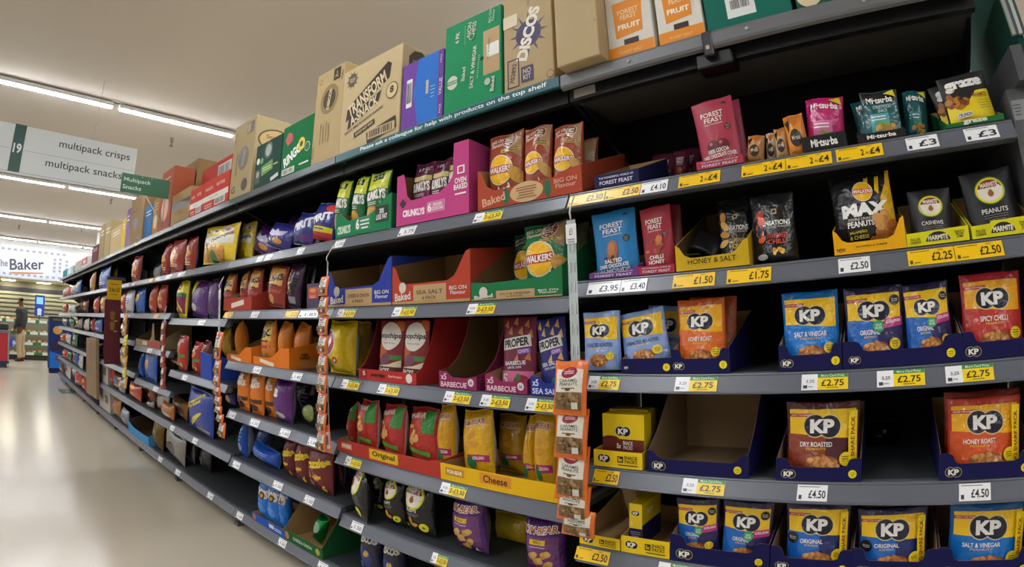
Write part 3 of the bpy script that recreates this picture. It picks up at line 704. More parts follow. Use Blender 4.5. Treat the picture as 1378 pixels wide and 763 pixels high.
tray('mustard yellow cardboard tray with a deep scooped front', 909, 1008, 345, A3, (1006, 320), 'c6a41c', hs, [(0, 1), (.05, .92), (.12, .6), (.2, .48), (.28, .46), (.75, .5), (.82, .56), (.88, .75), (.94, .93), (1, 1)], .3, .2, inner='5e4a30')
bag('snack_bag', 'flattened black bag lying in the scooped mustard tray', 'pouch', 915, 960, 340, 325, A3+.02, .1, .04, '17171a', None, None, 30, 30, film='pouch')
bag('nut_pouch', 'black honey and salt peanut pouch in the mustard tray', 'pouch', 969, 1005, 310, 268, A3+.004, .12, .06, '161618', sens(['CALIFORNIAN', 'HONEY', '& SALT'], 'd3a93c', 'honey'), 'black peanut pouches', 0, 3, film='film', cat='nut pouch', w=.15)
bag('nut_pouch', 'black chilli peanut pouch standing right of the mustard tray', 'pouch', 1003, 1071, 300, 262, A3, .07, .07, '161618', sens(['THAI SWEET', 'CHILLI'], 'cf4a3a', 'chilli'), 'black peanut pouches', 0, 3, film='film', cat='nut pouch')
def maxt(p): p.text('NEW', .1, .14, .12, .12, '2a2410', 0, .02); p.text('JALAPEÑO & CHEESE', .52, .2, .44, .09, '2f2a10', 0, .01)
tray('golden yellow cardboard tray with a tall right ear', 1121, 1219, 320, A3, (1216, 291), 'e8a90f', maxt, [(0, .8), (.05, .72), (.12, .45), (.2, .36), (.75, .36), (.84, .45), (.9, .72), (.95, .95), (1, 1)], .26, .12)
bag('nut_pouch', 'black and yellow striped double crunch peanut bag', 'pillow', 1120, 1207, 290, 234, A3+.004, .07, .075, '1a1a1c', maxp, None, -2, 3, cat='nut pouch')
tray('lime yellow cardboard tray under the cashew pouch', 1220, 1305, 322, A3, (1221, 314), 'd6d01c', marmite_tray, [(0, .9), (.9, 1), (1, 1.0)], .26, .14, group='lime yellow trays')
tray('lime yellow cardboard tray cut off by the right edge of the photo', 1307, 1392, 306, A3, (1310, 301), 'd6d01c', marmite_tray, [(0, .8), (.3, .85), (.32, 1), (1, 1.05)], .26, .14, group='lime yellow trays')
bag('nut_pouch', 'small black cashew pouch in the lime yellow tray', 'pouch', 1222, 1281, 290, 257, A3+.004, .07, .06, '19191b', marmite('CASHEWS'), 'black pouches with an oval badge', 2, 3, film='pouch', cat='nut pouch')
bag('nut_pouch', 'big black peanut pouch at the right end of the third row', 'pouch', 1290, 1368, 270, 232, A3+.004, .075, .065, '19191b', marmite('PEANUTS'), 'black pouches with an oval badge', -3, 3, film='pouch', cat='nut pouch')
# fourth row
LB = '8aa6dc'
bag('nut_pouch', 'light blue unsalted peanut bag standing upright by the clear strip', 'pouch', 779, 836, 460, 422, A4, .05, .07, LB, kp('UNSALTED ROASTED', LB, dark='2b2f5a', fw=.72), 'light blue peanut bags', -2, 3, cat='nut pouch')
bag('nut_pouch', 'light blue unsalted peanut bag tilted to the right over the tray', 'pouch', 841, 904, 455, 424, A4+.004, .07, .07, LB, kp('UNSALTED ROASTED', LB, dark='2b2f5a', fw=.72), 'light blue peanut bags', -9, 4, cat='nut pouch')
bag('nut_pouch', 'light blue unsalted peanut bag half hidden behind the tilted one', 'pouch', 868, 922, 455, 415, A4+.004, .16, .06, LB, kp('UNSALTED ROASTED', LB, dark='2b2f5a', fw=.72), 'light blue peanut bags', 4, 4, cat='nut pouch')
for i, (xl, xr, ym, py, lab) in enumerate([(836, 904, 492, (836, 479), 'under the tilted light blue bag'), (903, 981, 486, (905, 471), 'under the orange honey roast bag'), (1048, 1133, 482, (1050, 466), 'under the blue salt and vinegar bag'),
        (1134, 1296, 474, (1136, 461), 'holding two navy original bags'), (1296, 1400, 462, (1298, 448), 'under the red spicy bag at the photo edge')]):
    tray('navy cardboard tray '+lab, xl, xr, ym, A4, py, NV, kp_tray(i != 4, .13 if i in (2, 4) else .12 if i == 1 else .1, .2 if i in (1, 2, 4) else .1), EARS if i != 0 else [(0, .8), (1, .85)], .3, .16, group='navy cardboard trays')
bag('nut_pouch', 'orange honey roast peanut bag in the fourth row', 'pouch', 912, 977, 445, 404, A4+.004, .06, .065, 'c65a1e', kp('HONEY ROAST', 'd9691c', 'efae12'), None, -1, 2, cat='nut pouch')
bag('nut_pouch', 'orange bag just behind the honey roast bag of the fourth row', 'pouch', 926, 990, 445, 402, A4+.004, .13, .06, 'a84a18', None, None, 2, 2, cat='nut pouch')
bag('nut_pouch', 'bright blue salt and vinegar peanut bag in the fourth row', 'pouch', 1047, 1126, 440, 394, A4+.004, .06, .075, '0f70c4', kp('SALT & VINEGAR', '0f78cf', fw=.58), None, 0, 2, cat='nut pouch')
bag('nut_pouch', 'navy original peanut bag, left of the two sharing one wide tray', 'pouch', 1133, 1213, 435, 387, A4+.004, .06, .075, '241f45', kp('ORIGINAL', '1564bd', low2='2a2358', win=True, taste=(.86, .8), fw=.34, fv=.4), 'navy peanut bags in the fourth row', 0, 2, cat='nut pouch')
bag('nut_pouch', 'navy original peanut bag, right of the two sharing one wide tray', 'pouch', 1214, 1282, 430, 383, A4+.004, .065, .075, '241f45', kp('ORIGINAL', '1564bd', low2='2a2358', win=True, taste=(.86, .8), fw=.34, fv=.4), 'navy peanut bags in the fourth row', -2, 2, cat='nut pouch')
bag('nut_pouch', 'red spicy chilli peanut bag at the right edge of the photo', 'pouch', 1291, 1373, 415, 369, A4+.004, .06, .075, 'b02a35', kp('SPICY CHILLI', 'b8352c', 'eaa514', fw=.46), None, 1, 2, cat='nut pouch')
# fifth row
YB = 'e9c81a'
def yl_tray(p): kp_logo(p, .22, .52, .26, 'e8d98a'); p.rect(.5, .34, .62, .72, '2a2612'); p.text('5x', .56, .53, .09, .24, YB, 0, .03); p.text('SNACK\nPACKS', .78, .55, .28, .44, '4d430f', 0, .02); p.lines(.72, .2, .4, 1, '2a2612', .1, .05)
def snackbox(p):
    p.band(.5, 1, YB, 0, 1, 2); p.band(0, .5, '6b2c22', 0, 1, 2); p.ell(.2, .5, .2, .06, '6b2c22'); kp_logo(p, .5, .66, .36, 'd8c98a'); p.text('5x', .4, .36, .1, .1, 'e8e0d8', 0, .03); p.text('SNACK\nPACKS', .62, .38, .24, .17, 'e8e0d8', 0, .02); p.lines(.55, .22, .3, 1, 'c8b27a', .1, .03); p.ell(.1, .16, .05, None, 'e6c71a'); p.pile(.55, .06, .35, .05, NUT, 12, .05, 3)
tray('yellow cardboard tray under the brown snack box', 799, 864, 612, A5, (800, 605), YB, yl_tray, None, .28, .06, group='yellow snack trays')
def F0(z): return min([q for k in ROW for q in [zdeck(r) for r in ROW[k]+[BASEZ]]], key=lambda q: abs(q-z))
def snack_carton(label, xl, xr, ym, yt, z, y, c, design, depth=.12, rp=None):
    a, b = at(xl, ym, y), at(xr, ym, y); w = b.x-a.x; h = at((xl+xr)/2, yt, y).z-z
    for (p0, p1, q0, q1, r0, r1, tr) in PLACED:
        if tr and abs(r0-F0(z)) < .01 and abs(z-F0(z)) > .001 and p0 < (a.x+b.x)/2 < p1: a.x = max(a.x, p0+.006); b.x = min(b.x, p1-.006)
    w = b.x-a.x
    if abs(z-F0(z)) < .001: z += .0015
    else: z += .003
    pk = Pack(); pk.box(-w/2, w/2, 0, depth, 0, h, mat(c, 'gloss'), .001); pk.face(lambda u, v, e: ((u-.5)*w, -e, v*h), w, h, False, 'ink', .0004); design(pk)
    if rp: pk.face(lambda u, v, e: (w/2+e, u*depth, v*h), depth, h, False, 'ink', .0004); rp(pk)
    return tag(pk.build('snack_box', None, ((a.x+b.x)/2, y, z)), label, 'snack box', 'small snack boxes')
snack_carton('yellow and brown box of small snack packs in the yellow tray of the fifth row', 811, 869, 580, 559, A5+.004, .05, YB, snackbox, .05)
for i in range(3): snack_carton('yellow snack box standing %s behind the yellow and brown one' % ('first', 'second', 'third')[i], 820+3*i, 872+3*i, 575, 552+1*i, A5+.004, .11+.055*i, 'b89a18', lambda p: p.band(0, .45, '4f2018', 0, 1, 2), .048)
tray('big empty navy cardboard tray with a bare kraft inside, on the fifth row', 871, 1007, 630, A5, (872, 606), NV, kp_tray(True, .12, .14), [(0, 1), (.06, .97), (.1, .75), (.16, .62), (.84, .62), (.9, .75), (.94, .97), (1, 1)], .32, .225, side=[(0, 0), (.2, .25), (.45, .75), (.6, 1), (1, 1)], inner='8a7254', group='navy cardboard trays')
tray('navy cardboard tray under the dark maroon dry roasted bag', 1044, 1159, 635, A5, (1046, 617), NV, kp_tray(), EARS, .3, .15, group='navy cardboard trays')
bag('nut_pouch', 'dark maroon dry roasted peanut share bag', 'pouch', 1058, 1158, 590, 542, A5+.004, .075, .08, '4a1a22', kp('DRY ROASTED', '8c3a24', low2='4d1c22', share=True, fw=.44), None, 0, 2, cat='nut pouch')
bag('snack_bag', 'dark bag lying far back on the fifth row beside the dry roasted bag', 'pillow', 1160, 1205, 578, 566, A5, .4, .08, '2a241f', film='foil')
tray('navy cardboard tray under the orange share bag at the photo edge', 1264, 1392, 630, A5, (1264, 612), NV, kp_tray(), EARS, .3, .15, group='navy cardboard trays')
bag('nut_pouch', 'orange and red honey roast peanut share bag at the right edge of the fifth row', 'pouch', 1274, 1373, 590, 536, A5+.004, .075, .08, 'b5371f', kp('HONEY ROAST', 'cf5222', 'edac14', share=True, fw=.44), None, 0, 2, cat='nut pouch')
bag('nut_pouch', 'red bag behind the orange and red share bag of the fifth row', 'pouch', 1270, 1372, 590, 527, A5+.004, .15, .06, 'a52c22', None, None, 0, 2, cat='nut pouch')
# sixth row
tray('yellow cardboard tray, empty, behind the hanging orange packs', 780, 834, 727, A6, (781, 717), YB, yl_tray, None, .28, .1, group='yellow snack trays')
tray('yellow cardboard tray under the yellow and navy snack box', 836, 901, 735, A6, (838, 721), YB, yl_tray, None, .28, .06, group='yellow snack trays')
def sb2(p): p.band(0, .42, '201f4e', 0, 1, 2); kp_logo(p, .5, .78, .6, 'd8c98a'); p.text('5x', .25, .54, .16, .07, WH); p.lines(.5, .34, .8, 6, '9a98b8', .05, .02)
snack_carton('yellow and navy snack box in a yellow tray on the lowest visible row', 842, 864, 700, 679, A6+.004, .06, YB, sb2, .14, lambda p: (p.band(0, .5, '201f4e', 0, 1, 2), p.text('KP', .4, .75, .3, .14, WH)))
for i, (xl, xr, ym, py, lab) in enumerate([(902, 1036, 735, (903, 719), 'holding two original bags'), (1037, 1146, 745, (1039, 735), 'under the wrinkled share bag'), (1146, 1262, 748, (1148, 738), 'under the slumped share bag'), (1262, 1392, 748, (1264, 738), 'under the blue corner bag')]):
    tray('navy tray on the lowest visible row '+lab, xl, xr, ym, A6, py, NV, kp_tray(), EARS, .3, .14, group='navy cardboard trays')
bag('nut_pouch', 'navy original peanut bag, left of two on the lowest visible row', 'pouch', 904, 968, 700, 674, A6+.004, .07, .065, '241f45', kp('ORIGINAL', '1564bd', low2='2a2358', win=True, taste=(.86, .8), fw=.34, fv=.4), 'navy peanut bags on the lowest visible row', -3, 2, cat='nut pouch')
bag('nut_pouch', 'navy original peanut bag, right of two on the lowest visible row', 'pouch', 973, 1043, 705, 677, A6+.004, .07, .07, '241f45', kp('ORIGINAL', '1564bd', low2='2a2358', win=True, taste=(.86, .8), fw=.34, fv=.4), 'navy peanut bags on the lowest visible row', 1, 2, cat='nut pouch')
bag('nut_pouch', 'blue and yellow original share bag with a wrinkled yellow right side', 'pouch', 1062, 1150, 720, 680, A6+.004, .075, .085, '231f45', kp('ORIGINAL', '1564bd', low2='1c2a66', share=True, taste=(.12, .47), fw=.36), 'original peanut share bags', -2, 3, cat='nut pouch')
bag('nut_pouch', 'blue and yellow original share bag slumped lower than its neighbours', 'pouch', 1156, 1250, 725, 688, A6+.004, .075, .085, '231f45', kp('ORIGINAL', '1564bd', low2='1c2a66', share=True, taste=(.12, .42), fw=.36), 'original peanut share bags', -3, 3, cat='nut pouch')
bag('nut_pouch', 'bright blue salt and vinegar share bag in the bottom right corner', 'pouch', 1276, 1382, 720, 680, A6+.004, .075, .085, '0f5fa8', kp('SALT & VINEGAR', '0f70c4', share=True, fw=.5), None, 0, 3, cat='nut pouch')
# tickets of the nearest bay
for a in [(764, 812, 1.658, 'y', '£2.50'), (813, 860, 1.658, 'y', '£2.50'), (861, 897, 1.658, 'wl', '£4.10'), (912, 968, 1.658, 'y', '2 for £4'), (997, 1056, 1.658, 'y', '2 for £4'), (1057, 1119, 1.658, 'y', '2 for £4'), (1125, 1188, 1.658, 'y', '2 for £4'), (1220, 1263, 1.658, 'wl', '£3'), (1299, 1344, 1.658, 'wl', '£3'),
          (789, 833, 1.388, 'wl', '£3.95'), (834, 869, 1.388, 'wl', '£3.40'), (904, 961, 1.388, 'y', '£1.50'), (977, 1037, 1.388, 'y', '£1.75'), (1128, 1171, 1.388, 'wl', '£2.50'), (1222, 1285, 1.388, 'y', '£2.25'), (1286, 1351, 1.388, 'y', '£2.50'),
          (790, 832, 1.114, 'wy', '£2.75'), (907, 964, 1.114, 'wy', '£2.75'), (1078, 1141, 1.114, 'wy', '£2.75'), (1180, 1245, 1.114, 'wy', '£2.75'), (1273, 1338, 1.114, 'wy', '£2.75'),
          (797, 831, .835, 'y', '£2.50'), (917, 974, .835, 'wy', '£2.75'), (1072, 1113, .835, 'wl', '£4.50'), (1291, 1334, .835, 'wl', '£4.50'), (773, 818, .575, 'y', '£2.50'), (884, 930, .575, 'wy', '£2.75')]: ticket(*a)
# ------------------------------------------------------------------ cartons on the top shelf
BK = '2a2622'; KR = 'b0925f'
def fruit(p):
    p.band(0, .16, 'e08a1c', 0, 1, 2); p.poly([(.2, .27), (.78, .31), (.82, .8), (.16, .8)], 'e08a1c'); p.text('FOREST\nFEAST', .5, .6, .46, .15, 'f2d9b0'); p.text('FRUIT', .5, .42, .5, .075, 'f6ead6', 0, .04)
    p.rect(.36, .16, .68, .235, '3a2014'); p.text('FOREST FEAST', .5, .06, .5, .04, 'f0c880')
carton('white and orange carton with a hand hole, left of two on the top shelf', 817, 880, 45, -70, TOP, 'dcd8cd', fruit, yf=.01, group=None, h=.25)
carton('white and orange carton with a hand hole, beside the green carton', 884, 947, 30, -85, TOP, 'dcd8cd', fruit, yf=.01, group=None, h=.25)
def gsq(p):
    p.rect(.26, .1, .6, .7, 'dde2e0'); p.barcode(.3, .18, .56, .34, True, 'dde2e0'); p.text('BEST BEFORE 26.08.25', .43, .42, .28, .05, '33383a'); p.lines(.43, .6, .2, 2, '33383a', .06, .02); p.rect(.32, .64, .52, .7, '1a1c1d')
carton('dark green carton with a white address label on the top shelf', 949, 1068, 20, -105, TOP, '17685a', gsq, yf=.01, group=None, h=.26)
def savers(p): p.ell(.22, .15, .2, .13, 'd8c9a0', 8); p.text('the', .22, .21, .05, .025, '3a3a2a', 8); p.text('SAVERS', .22, .15, .28, .05, '3a3a2a', 8, .02)
carton('dark green carton with a cream oval badge at the right end of the top shelf', 1071, 1165, 5, -125, TOP, '1f5a48', savers, yf=.02, group=None, h=.3)
carton('plain brown carton jutting out over the shelf edge, left of the orange ones', 747, 805, 40, -60, TOP, 'b5a17c', lambda p: p.lines(.95, .3, .05, 1, '8a7350'), yf=-.05, tape=[(.0, .62, .28, .78)], group=None, depth=.35, h=.42)
def discos(p):
    p.ell(.52, .5, .26, None, '3a3157', 0, 18); 
    for k in range(12): a = math.radians(30*k); p.poly([(.52+.22*math.cos(a-.12), .5+.12*math.sin(a-.12)), (.52+.4*math.cos(a), .5+.22*math.sin(a)), (.52+.22*math.cos(a+.12), .5+.12*math.sin(a+.12))], '4a4164'); p.e -= .0002
    p.text('DISCOS', .52, .5, .5*p.h/p.w*1.0, None, 'e6dfd0', 72, .05); p.text('702892', .2, .17, .36, None, '2d2748', 80, .01)
    for q in ((.08, .04, .1, .3), (.3, .04, .32, .3), (.08, .29, .32, .3), (.08, .04, .32, .05)): p.rect(*q, '3a3350')
    p.rect(.36, .06, .6, .2, '463f5e'); p.text('NO\nKIT', .48, .13, .16, .1, 'c8bc9a', 0, .02); p.text('6 PACK', .42, .93, .3, None, '4a4460', 82, .03); p.text('DISCOS CRISPS', .56, .86, .36, None, '4a4460', 82); p.ell(.93, .06, .07, None, '57503f'); p.ell(.93, .06, .06, None, 'b5976a')
carton('brown carton with a purple burst logo standing beside the tall green carton', 678, 745, 70, -28, TOP, 'b39e78', discos, tape=[(0, .62, .3, .74)], depth=.36, h=.43)
def sv(p):
    p.rect(.7, .28, .97, .76, 'b3966a'); p.rect(.76, .46, .96, .6, 'e3e2dc'); p.ell(.68, .47, .03, None, '123026'); p.text('SALT & VINEGAR', .79, .55, .3, None, '2d5a44', 84)
    p.ell(.16, .33, .1, None, 'c9cdbb'); p.rect(.06, .31, .26, .35, '1f7d50'); p.text('WALKERS', .16, .33, .18, .025, 'd6d8ca', 0, .02); p.text('Baked', .36, .38, .2, None, 'c9cdbb', 84, .02); p.text('SALT & VINEGAR', .53, .42, .62, None, 'c9cdbb', 84, .03)
    p.text('FLAVOUR POTATO SNACK', .62, .4, .34, None, 'a9c0ac', 84); p.text('6 PK', .24, .82, .18, None, 'c9cdbb', 84, .03); p.rect(.38, .7, .385, .92, 'a9c0ac'); p.text('NON\nHFSS', .5, .85, .22, None, 'c9cdbb', 84); p.ell(.5, .76, .05, None, 'c9cdbb'); p.ell(.5, .76, .04, None, '1f7d50')
    p.text('BIG ON\nFlavour', .85, .9, .2, None, 'a9c0ac', 84); p.text('Baked', .86, .16, .2, None, 'c9cdbb', 84, .02); p.ell(.78, .2, .05, None, 'a9c0ac')
carton('tall green carton with sideways writing and a torn kraft patch', 598, 675, 100, 22, TOP, '1f8a5a', sv, depth=.36)
def pblue(p):
    p.poly([(.42, 0), (.88, 0), (.88, 1), (.4, 1), (.3, .5)], '2a6fc4'); p.band(0, 1, '6a3f92', .88, 1, 1); p.barcode(.12, .32, .26, .74); p.rect(.6, .42, .66, .62, 'b8b39a'); p.text('6 PACK', .94, .86, .16, None, 'd8cce0', 86); p.text('VALUE', .94, .45, .3, None, 'd8cce0', 86); p.text('PACK', .94, .14, .16, None, 'd8cce0', 86); p.lines(.76, .5, .12, 4, '9fc0e8', .05, .01)
carton('blue and purple carton with a barcode between the brown snack carton and green carton', 541, 596, 130, 78, TOP, '70479c', pblue, depth=.3)
def trans(p):
    p.poly([(.08+.08*k % .25, .0) for k in range(3)], BK) if False else None
    for k in range(10): a = .628*k; p.poly([(.17+.05*math.cos(a-.3), .85+.05*math.sin(a-.3)), (.17+.12*math.cos(a), .85+.12*math.sin(a)), (.17+.05*math.cos(a+.3), .85+.05*math.sin(a+.3))], '4a4238'); p.e -= .0002
    p.ell(.17, .85, .08, None, '5d5344'); p.lines(.17, .87, .11, 3, 'c9b68e', .02, .008)
    p.poly([(.1, .36), (.82, .66), (.84, .82), (.78, .86), (.12, .52)], '3a332b'); p.text('TRANSFORM', .45, .585, .66, .15, 'd8c7a4', 22, .03); p.poly([(.14, .26), (.66, .44), (.7, .56), (.16, .4)], '3a332b'); p.text('A-SNACK', .42, .41, .48, .12, 'd8c7a4', 16, .03)
    p.text('SAUCY BBQ FLAVOUR SNACKS', .42, .29, .66, .035, '3d352a', 12, .02); p.rect(.27, .17, .62, .23, '2f2923', 12); p.text('BAKED NOT FRIED', .45, .2, .3, .03, 'c9b68e', 12, .02); p.ell(.87, .5, .09, None, '3d352a'); p.ell(.87, .5, .08, None, 'cfb98d'); p.text('8', .87, .51, .06, .08, '3d352a', 0, .04); p.rect(.5, .04, .96, .17, '3d352a', 9); p.barcode(.52, .055, .94, .155, True, 'b8a47c')
carton('big brown snack carton with slanting block lettering on the top shelf', 460, 538, 145, 80, TOP, 'c0ac84', trans, lambda p: (p.ell(.3, .82, .2, None, '4a4238', 0, 9), p.text('SNACK', .3, .82, .24, .06, 'a48c62')), depth=.34)
def disc2(p):
    p.ell(.52, .66, .33, None, '8f7a50', 0, 12); p.ell(.52, .66, .22, None, '4a4130', 0, 24); p.text('DISCOS', .52, .66, .4*p.h/p.w*.55, None, 'd0bc8c', 80, .05)
    p.rect(.62, .84, .86, .97, '3d3528'); p.text('6\nPK', .74, .905, .12, .08, 'bfa670', 0, .02); p.text('702892', .93, .86, .22, None, '3d3528', 84); p.ell(.15, .9, .06, None, '4a4130'); p.ell(.15, .9, .05, None, 'b79b62')
    for k in range(4): p.rect(.28+.1*k, .2, .31+.1*k, .42-.03*(k % 2), '8a774e')
    p.text('30x6x25.5g', .07, .14, .26, None, '3d3528', 86, .02)
carton('narrow brown carton with a round black logo, left of the big snack carton', 424, 462, 150, 95, TOP, 'b5a075', disc2, depth=.34)
def ringos(p):
    p.text('RINGOS', .42, .4, .68, .2, 'e4e8de', 20, .05); p.ell(.66, .52, .11, None, 'd9c41c'); p.ell(.66, .52, .05, None, '2a3a20'); p.poly([(.1, .72), (.2, .86), (.34, .8), (.36, .66), (.2, .6)], 'b5443c'); p.barcode(.06, .05, .48, .16, True, 'd5d8cc'); p.ell(.86, .42, .08, None, 'cfe0cc'); p.ell(.86, .42, .07, None, '1a6a42'); p.lines(.78, .14, .3, 1, 'cfd8c8', .1, .03)
carton('bright green carton with big white lettering on the top shelf', 380, 424, 200, 163, TOP, '17713f', ringos, depth=.32)
def dgreen(p):
    p.ell(.5, .78, .16, None, '39453e', 0, 9); p.ell(.5, .78, .11, None, '8f9a86'); p.ell(.12, .62, .06, None, 'cfd6c8'); p.ell(.27, .6, .06, None, '4c9c3a'); p.rect(.28, .28, .72, .5, '5b8a2c', 8); p.lines(.5, .41, .34, 2, 'b5c98a', .05, .02); p.rect(.05, .12, .24, .42, '2f4a40'); p.ell(.14, .32, .06, None, '9a9a7a'); p.rect(.68, .08, .96, .16, 'c8ccc4', 10); p.lines(.83, .4, .16, 1, '9ab04a', .05, .03)
carton('dark green carton standing left of the bright green one', 344, 377, 220, 190, TOP, '24463c', dgreen, depth=.2)
def smil(p):
    p.ell(.55, .5, .24, .16, '4f4330', 12); p.text('SNACKS', .55, .5, .34, None, 'b39a6a', 78, .03); p.rect(.62, .8, .92, .95, '4f4330'); p.rect(.64, .815, .76, .935, 'a98f60'); p.ell(.7, .14, .14, .08, '3a3024'); p.text('G', .18, .12, .2, .09, '4f4330', 0, .03); p.rect(.22, .3, .26, .6, '6a5a3e'); p.text('703129', .12, .82, .22, None, '6a5a3e', 82)
def smil_r(p): p.ell(.35, .72, .3, .14, '54452f', 8); p.ell(.35, .72, .27, .12, 'bda06a', 8); p.text('Snacks', .35, .75, .3, .05, '54452f'); p.ell(.35, .68, .08, .04, '54452f')
carton('tall brown carton showing its right side above the dark green carton', 313, 340, 215, 167, TOP, 'a8966e', smil, smil_r, depth=.4)
def redc(p): p.rect(0, .3, 1, .48, 'd9d3c8', 0); p.text('6 x 24', .45, .39, .3, .06, '8a8078'); p.barcode(.5, .08, .9, .3, True, 'cfcac0'); p.text('SNACK', .25, .7, .3, .1, 'e2b0a4', 0, .03); p.text('BITES', .7, .72, .3, .1, 'e2b0a4', 0, .03); p.lines(.25, .18, .3, 2, 'e2b0a4', .08, .03)
for i, (xl, xr, ym, yt, z, yf, lab) in enumerate([(274, 307, 258, 238, TOP, .015, 'red carton with a white stripe, front right of the red pile'), (256, 274, 272, 253, TOP, .015, 'red carton with a white stripe, front left of the red pile')]):
    carton(lab, xl, xr, ym, yt, z, 'c23f30', redc, lambda p: p.ell(.5, .5, .2, None, 'e2b0a4'), depth=.2, yf=yf, group='red cartons')
carton('red carton standing behind the striped red ones', 270, 310, 260, 220, TOP, 'b83a2c', lambda p: p.barcode(.55, .72, .95, .92, True, 'cfcac0'), depth=.18, yf=.235, group='red cartons')
carton('small brown carton with dark tape printing left of the red ones', 231, 255, 280, 258, TOP, 'a48a5f', lambda p: p.rect(0, .45, 1, .7, '4f493e', 0), depth=.2, yf=.015)
carton('big brown carton behind the small taped one', 233, 262, 260, 226, TOP, '8a7048', lambda p: p.rect(0, .62, 1, .635, '5f4c2f'), depth=.22, yf=.23)
for i, (xl, xr, ym, yt, c, lab, dp) in enumerate([(215, 230, 275, 232, 'a4553a', 'rust red carton standing upright left of the big brown one', .2), (206, 214, 285, 268, 'a5793c', 'slim tan carton beside the rust red one', .2), (195, 205, 290, 277, '2f74b4', 'slim bright blue carton on the far top shelf', .2),
        (176, 193, 290, 265, 'b5966a', 'brown carton with a dark printed square under the green flag sign', .3), (170, 176, 300, 282, '8b6a9c', 'slim lilac carton on the far top shelf', .3), (165, 170, 305, 295, 'd2b22a', 'slim yellow carton on the far top shelf', .3),
        (149, 164, 320, 306, 'b59d72', 'low pale brown carton on the far top shelf', .3), (141, 148, 320, 300, 'a39066', 'tall narrow brown carton far along the top shelf', .3), (134, 140, 325, 304, '9d8a62', 'tall narrow olive carton far along the top shelf', .3), (124, 132, 340, 331, '6a2530', 'dark red and grey carton far along the top shelf', .25)]):
    def fp(p, i=i):
        if i in (0, 1): p.ell(.5, .35, .3, None, 'c9803c' if i == 0 else 'c9b05a'); p.lines(.5, .85, .5, 3, 'd8c0a0', .08, .02)
        elif i == 3: p.rect(.3, .3, .7, .52, '5a3a30'); p.text('SNACK', .3, .7, .4, .06, '5a4a30'); p.rect(.6, .05, .9, .12, '5a4a30')
        else: p.lines(.5, .8, .6, 2, 'e0d8c8', .1, .03)
    carton(lab, xl, xr, ym, yt, TOP, c, fp, depth=dp, group='far cartons on the top shelf')
carton('white and red carton near the end of the top shelf', 109, 118, 356, 347, TOP, 'd2cfc8', lambda p: (p.rect(.1, .3, .9, .95, 'c0392f'), p.ell(.5, .6, .2, .2, 'e8c0b8')), depth=.3, group='far cartons on the top shelf')
carton('pale carton near the end of the top shelf', 101, 108, 364, 352, TOP, 'c8c3b4', lambda p: p.lines(.5, .6, .5, 2, '7a8a94'), depth=.3, group='far cartons on the top shelf')
carton('teal box at the very end of the top shelf', 84, 89, 378, 364, TOP, '2a8a92', None, depth=.3, group='far cartons on the top shelf')
carton('pale teal and white box beside the teal one at the end of the top shelf', 90, 98, 372, 360, TOP, 'b4cdd0', lambda p: p.rect(.3, .2, .6, .9, 'd8dcdc'), depth=.3, group='far cartons on the top shelf')
# ------------------------------------------------------------------ second bay
B2 = A2
def bakedtray(p): p.ell(.5, .24, .16, .24, 'c9a878'); p.ell(.3, .22, .03, .2, '1f6a4a'); p.ell(.7, .22, .03, .2, '1f6a4a'); p.text('Baked', .17, .2, .24, .2, 'd8a890', 8, .02); p.lines(.5, .35, .2, 5, '7d4a34', .06, .02); p.text('BIG ON\nFlavour', .86, .28, .2, .22, 'd8a890')
tray('rust red cardboard tray holding three crisp bags beside the pink tray', 643, 784, 265, B2, (643, 231), 'a8472f', bakedtray, [(0, 1), (.04, .92), (.1, .55), (.18, .42), (.75, .44), (.88, .56), (1, .6)], .32, .2, group='snack trays')
for i, (xl, xr, yt, y, r) in enumerate([(646, 692, 184, .08, -1), (691, 743, 172, .08, 0), (742, 786, 168, .085, 1)]):
    bag('crisp_bag', 'rust red six pack crisp bag with a yellow disc, %s in its tray' % ('leftmost', 'middle one', 'rightmost')[i], 'pillow', xl, xr, 230, yt, B2+.004, y, .075, 'a04a30', baked('a8402c'), 'rust red crisp bags', r, 2, cat='crisp bag')
for i, (xl, xr, yt, y) in enumerate([(752, 800, 190, .19), (762, 796, 196, .27)]):
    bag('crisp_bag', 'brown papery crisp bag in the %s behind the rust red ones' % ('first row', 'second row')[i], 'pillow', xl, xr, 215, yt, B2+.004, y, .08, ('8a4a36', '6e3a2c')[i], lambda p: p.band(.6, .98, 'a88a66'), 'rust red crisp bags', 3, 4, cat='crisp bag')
def crtray(p): p.text('CRUNKLYS', .26, .16, .32, .1, 'efe0e6', -2, .05); p.rect(.45, .1, .7, .26, 'c9789c'); p.text('6', .49, .18, .05, .12, WH, 0, .03); p.text('PRAWN\nCOCKTAIL', .6, .18, .16, .1, WH); p.text('OVEN\nBAKED', .9, .42, .17, .16, WH, 0, .03); p.rect(.86, .55, .95, .66, WH); p.rect(.875, .565, .935, .645, 'bd4482'); p.lines(.9, .28, .14, 1, WH, .1, .02); p.ell(.1, .32, .05, None, '3a1a2a', 0, 4)
tray('bright pink cardboard tray with a tall right ear', 534, 631, 270, B2, (625, 189), 'bd4482', crtray, [(0, .75), (.1, .76), (.13, .62), (.16, .42), (.22, .34), (.62, .36), (.75, .46), (.8, .56), (.81, 1), (1, 1)], .32, .26, inner='7a5a3a', group='snack trays')
for i, (xl, xr, yt) in enumerate([(556, 581, 221), (581, 604, 216), (602, 620, 203)]):
    bag('crisp_bag', 'dark pink snack bag in the bright pink tray, %s' % ('leftmost', 'middle', 'rightmost')[i], 'pillow', xl, xr, 250, yt, B2+.006, .1, .07, '6d1f42', crunklys('p'), 'dark pink snack bags', 2, 3, cat='crisp bag')
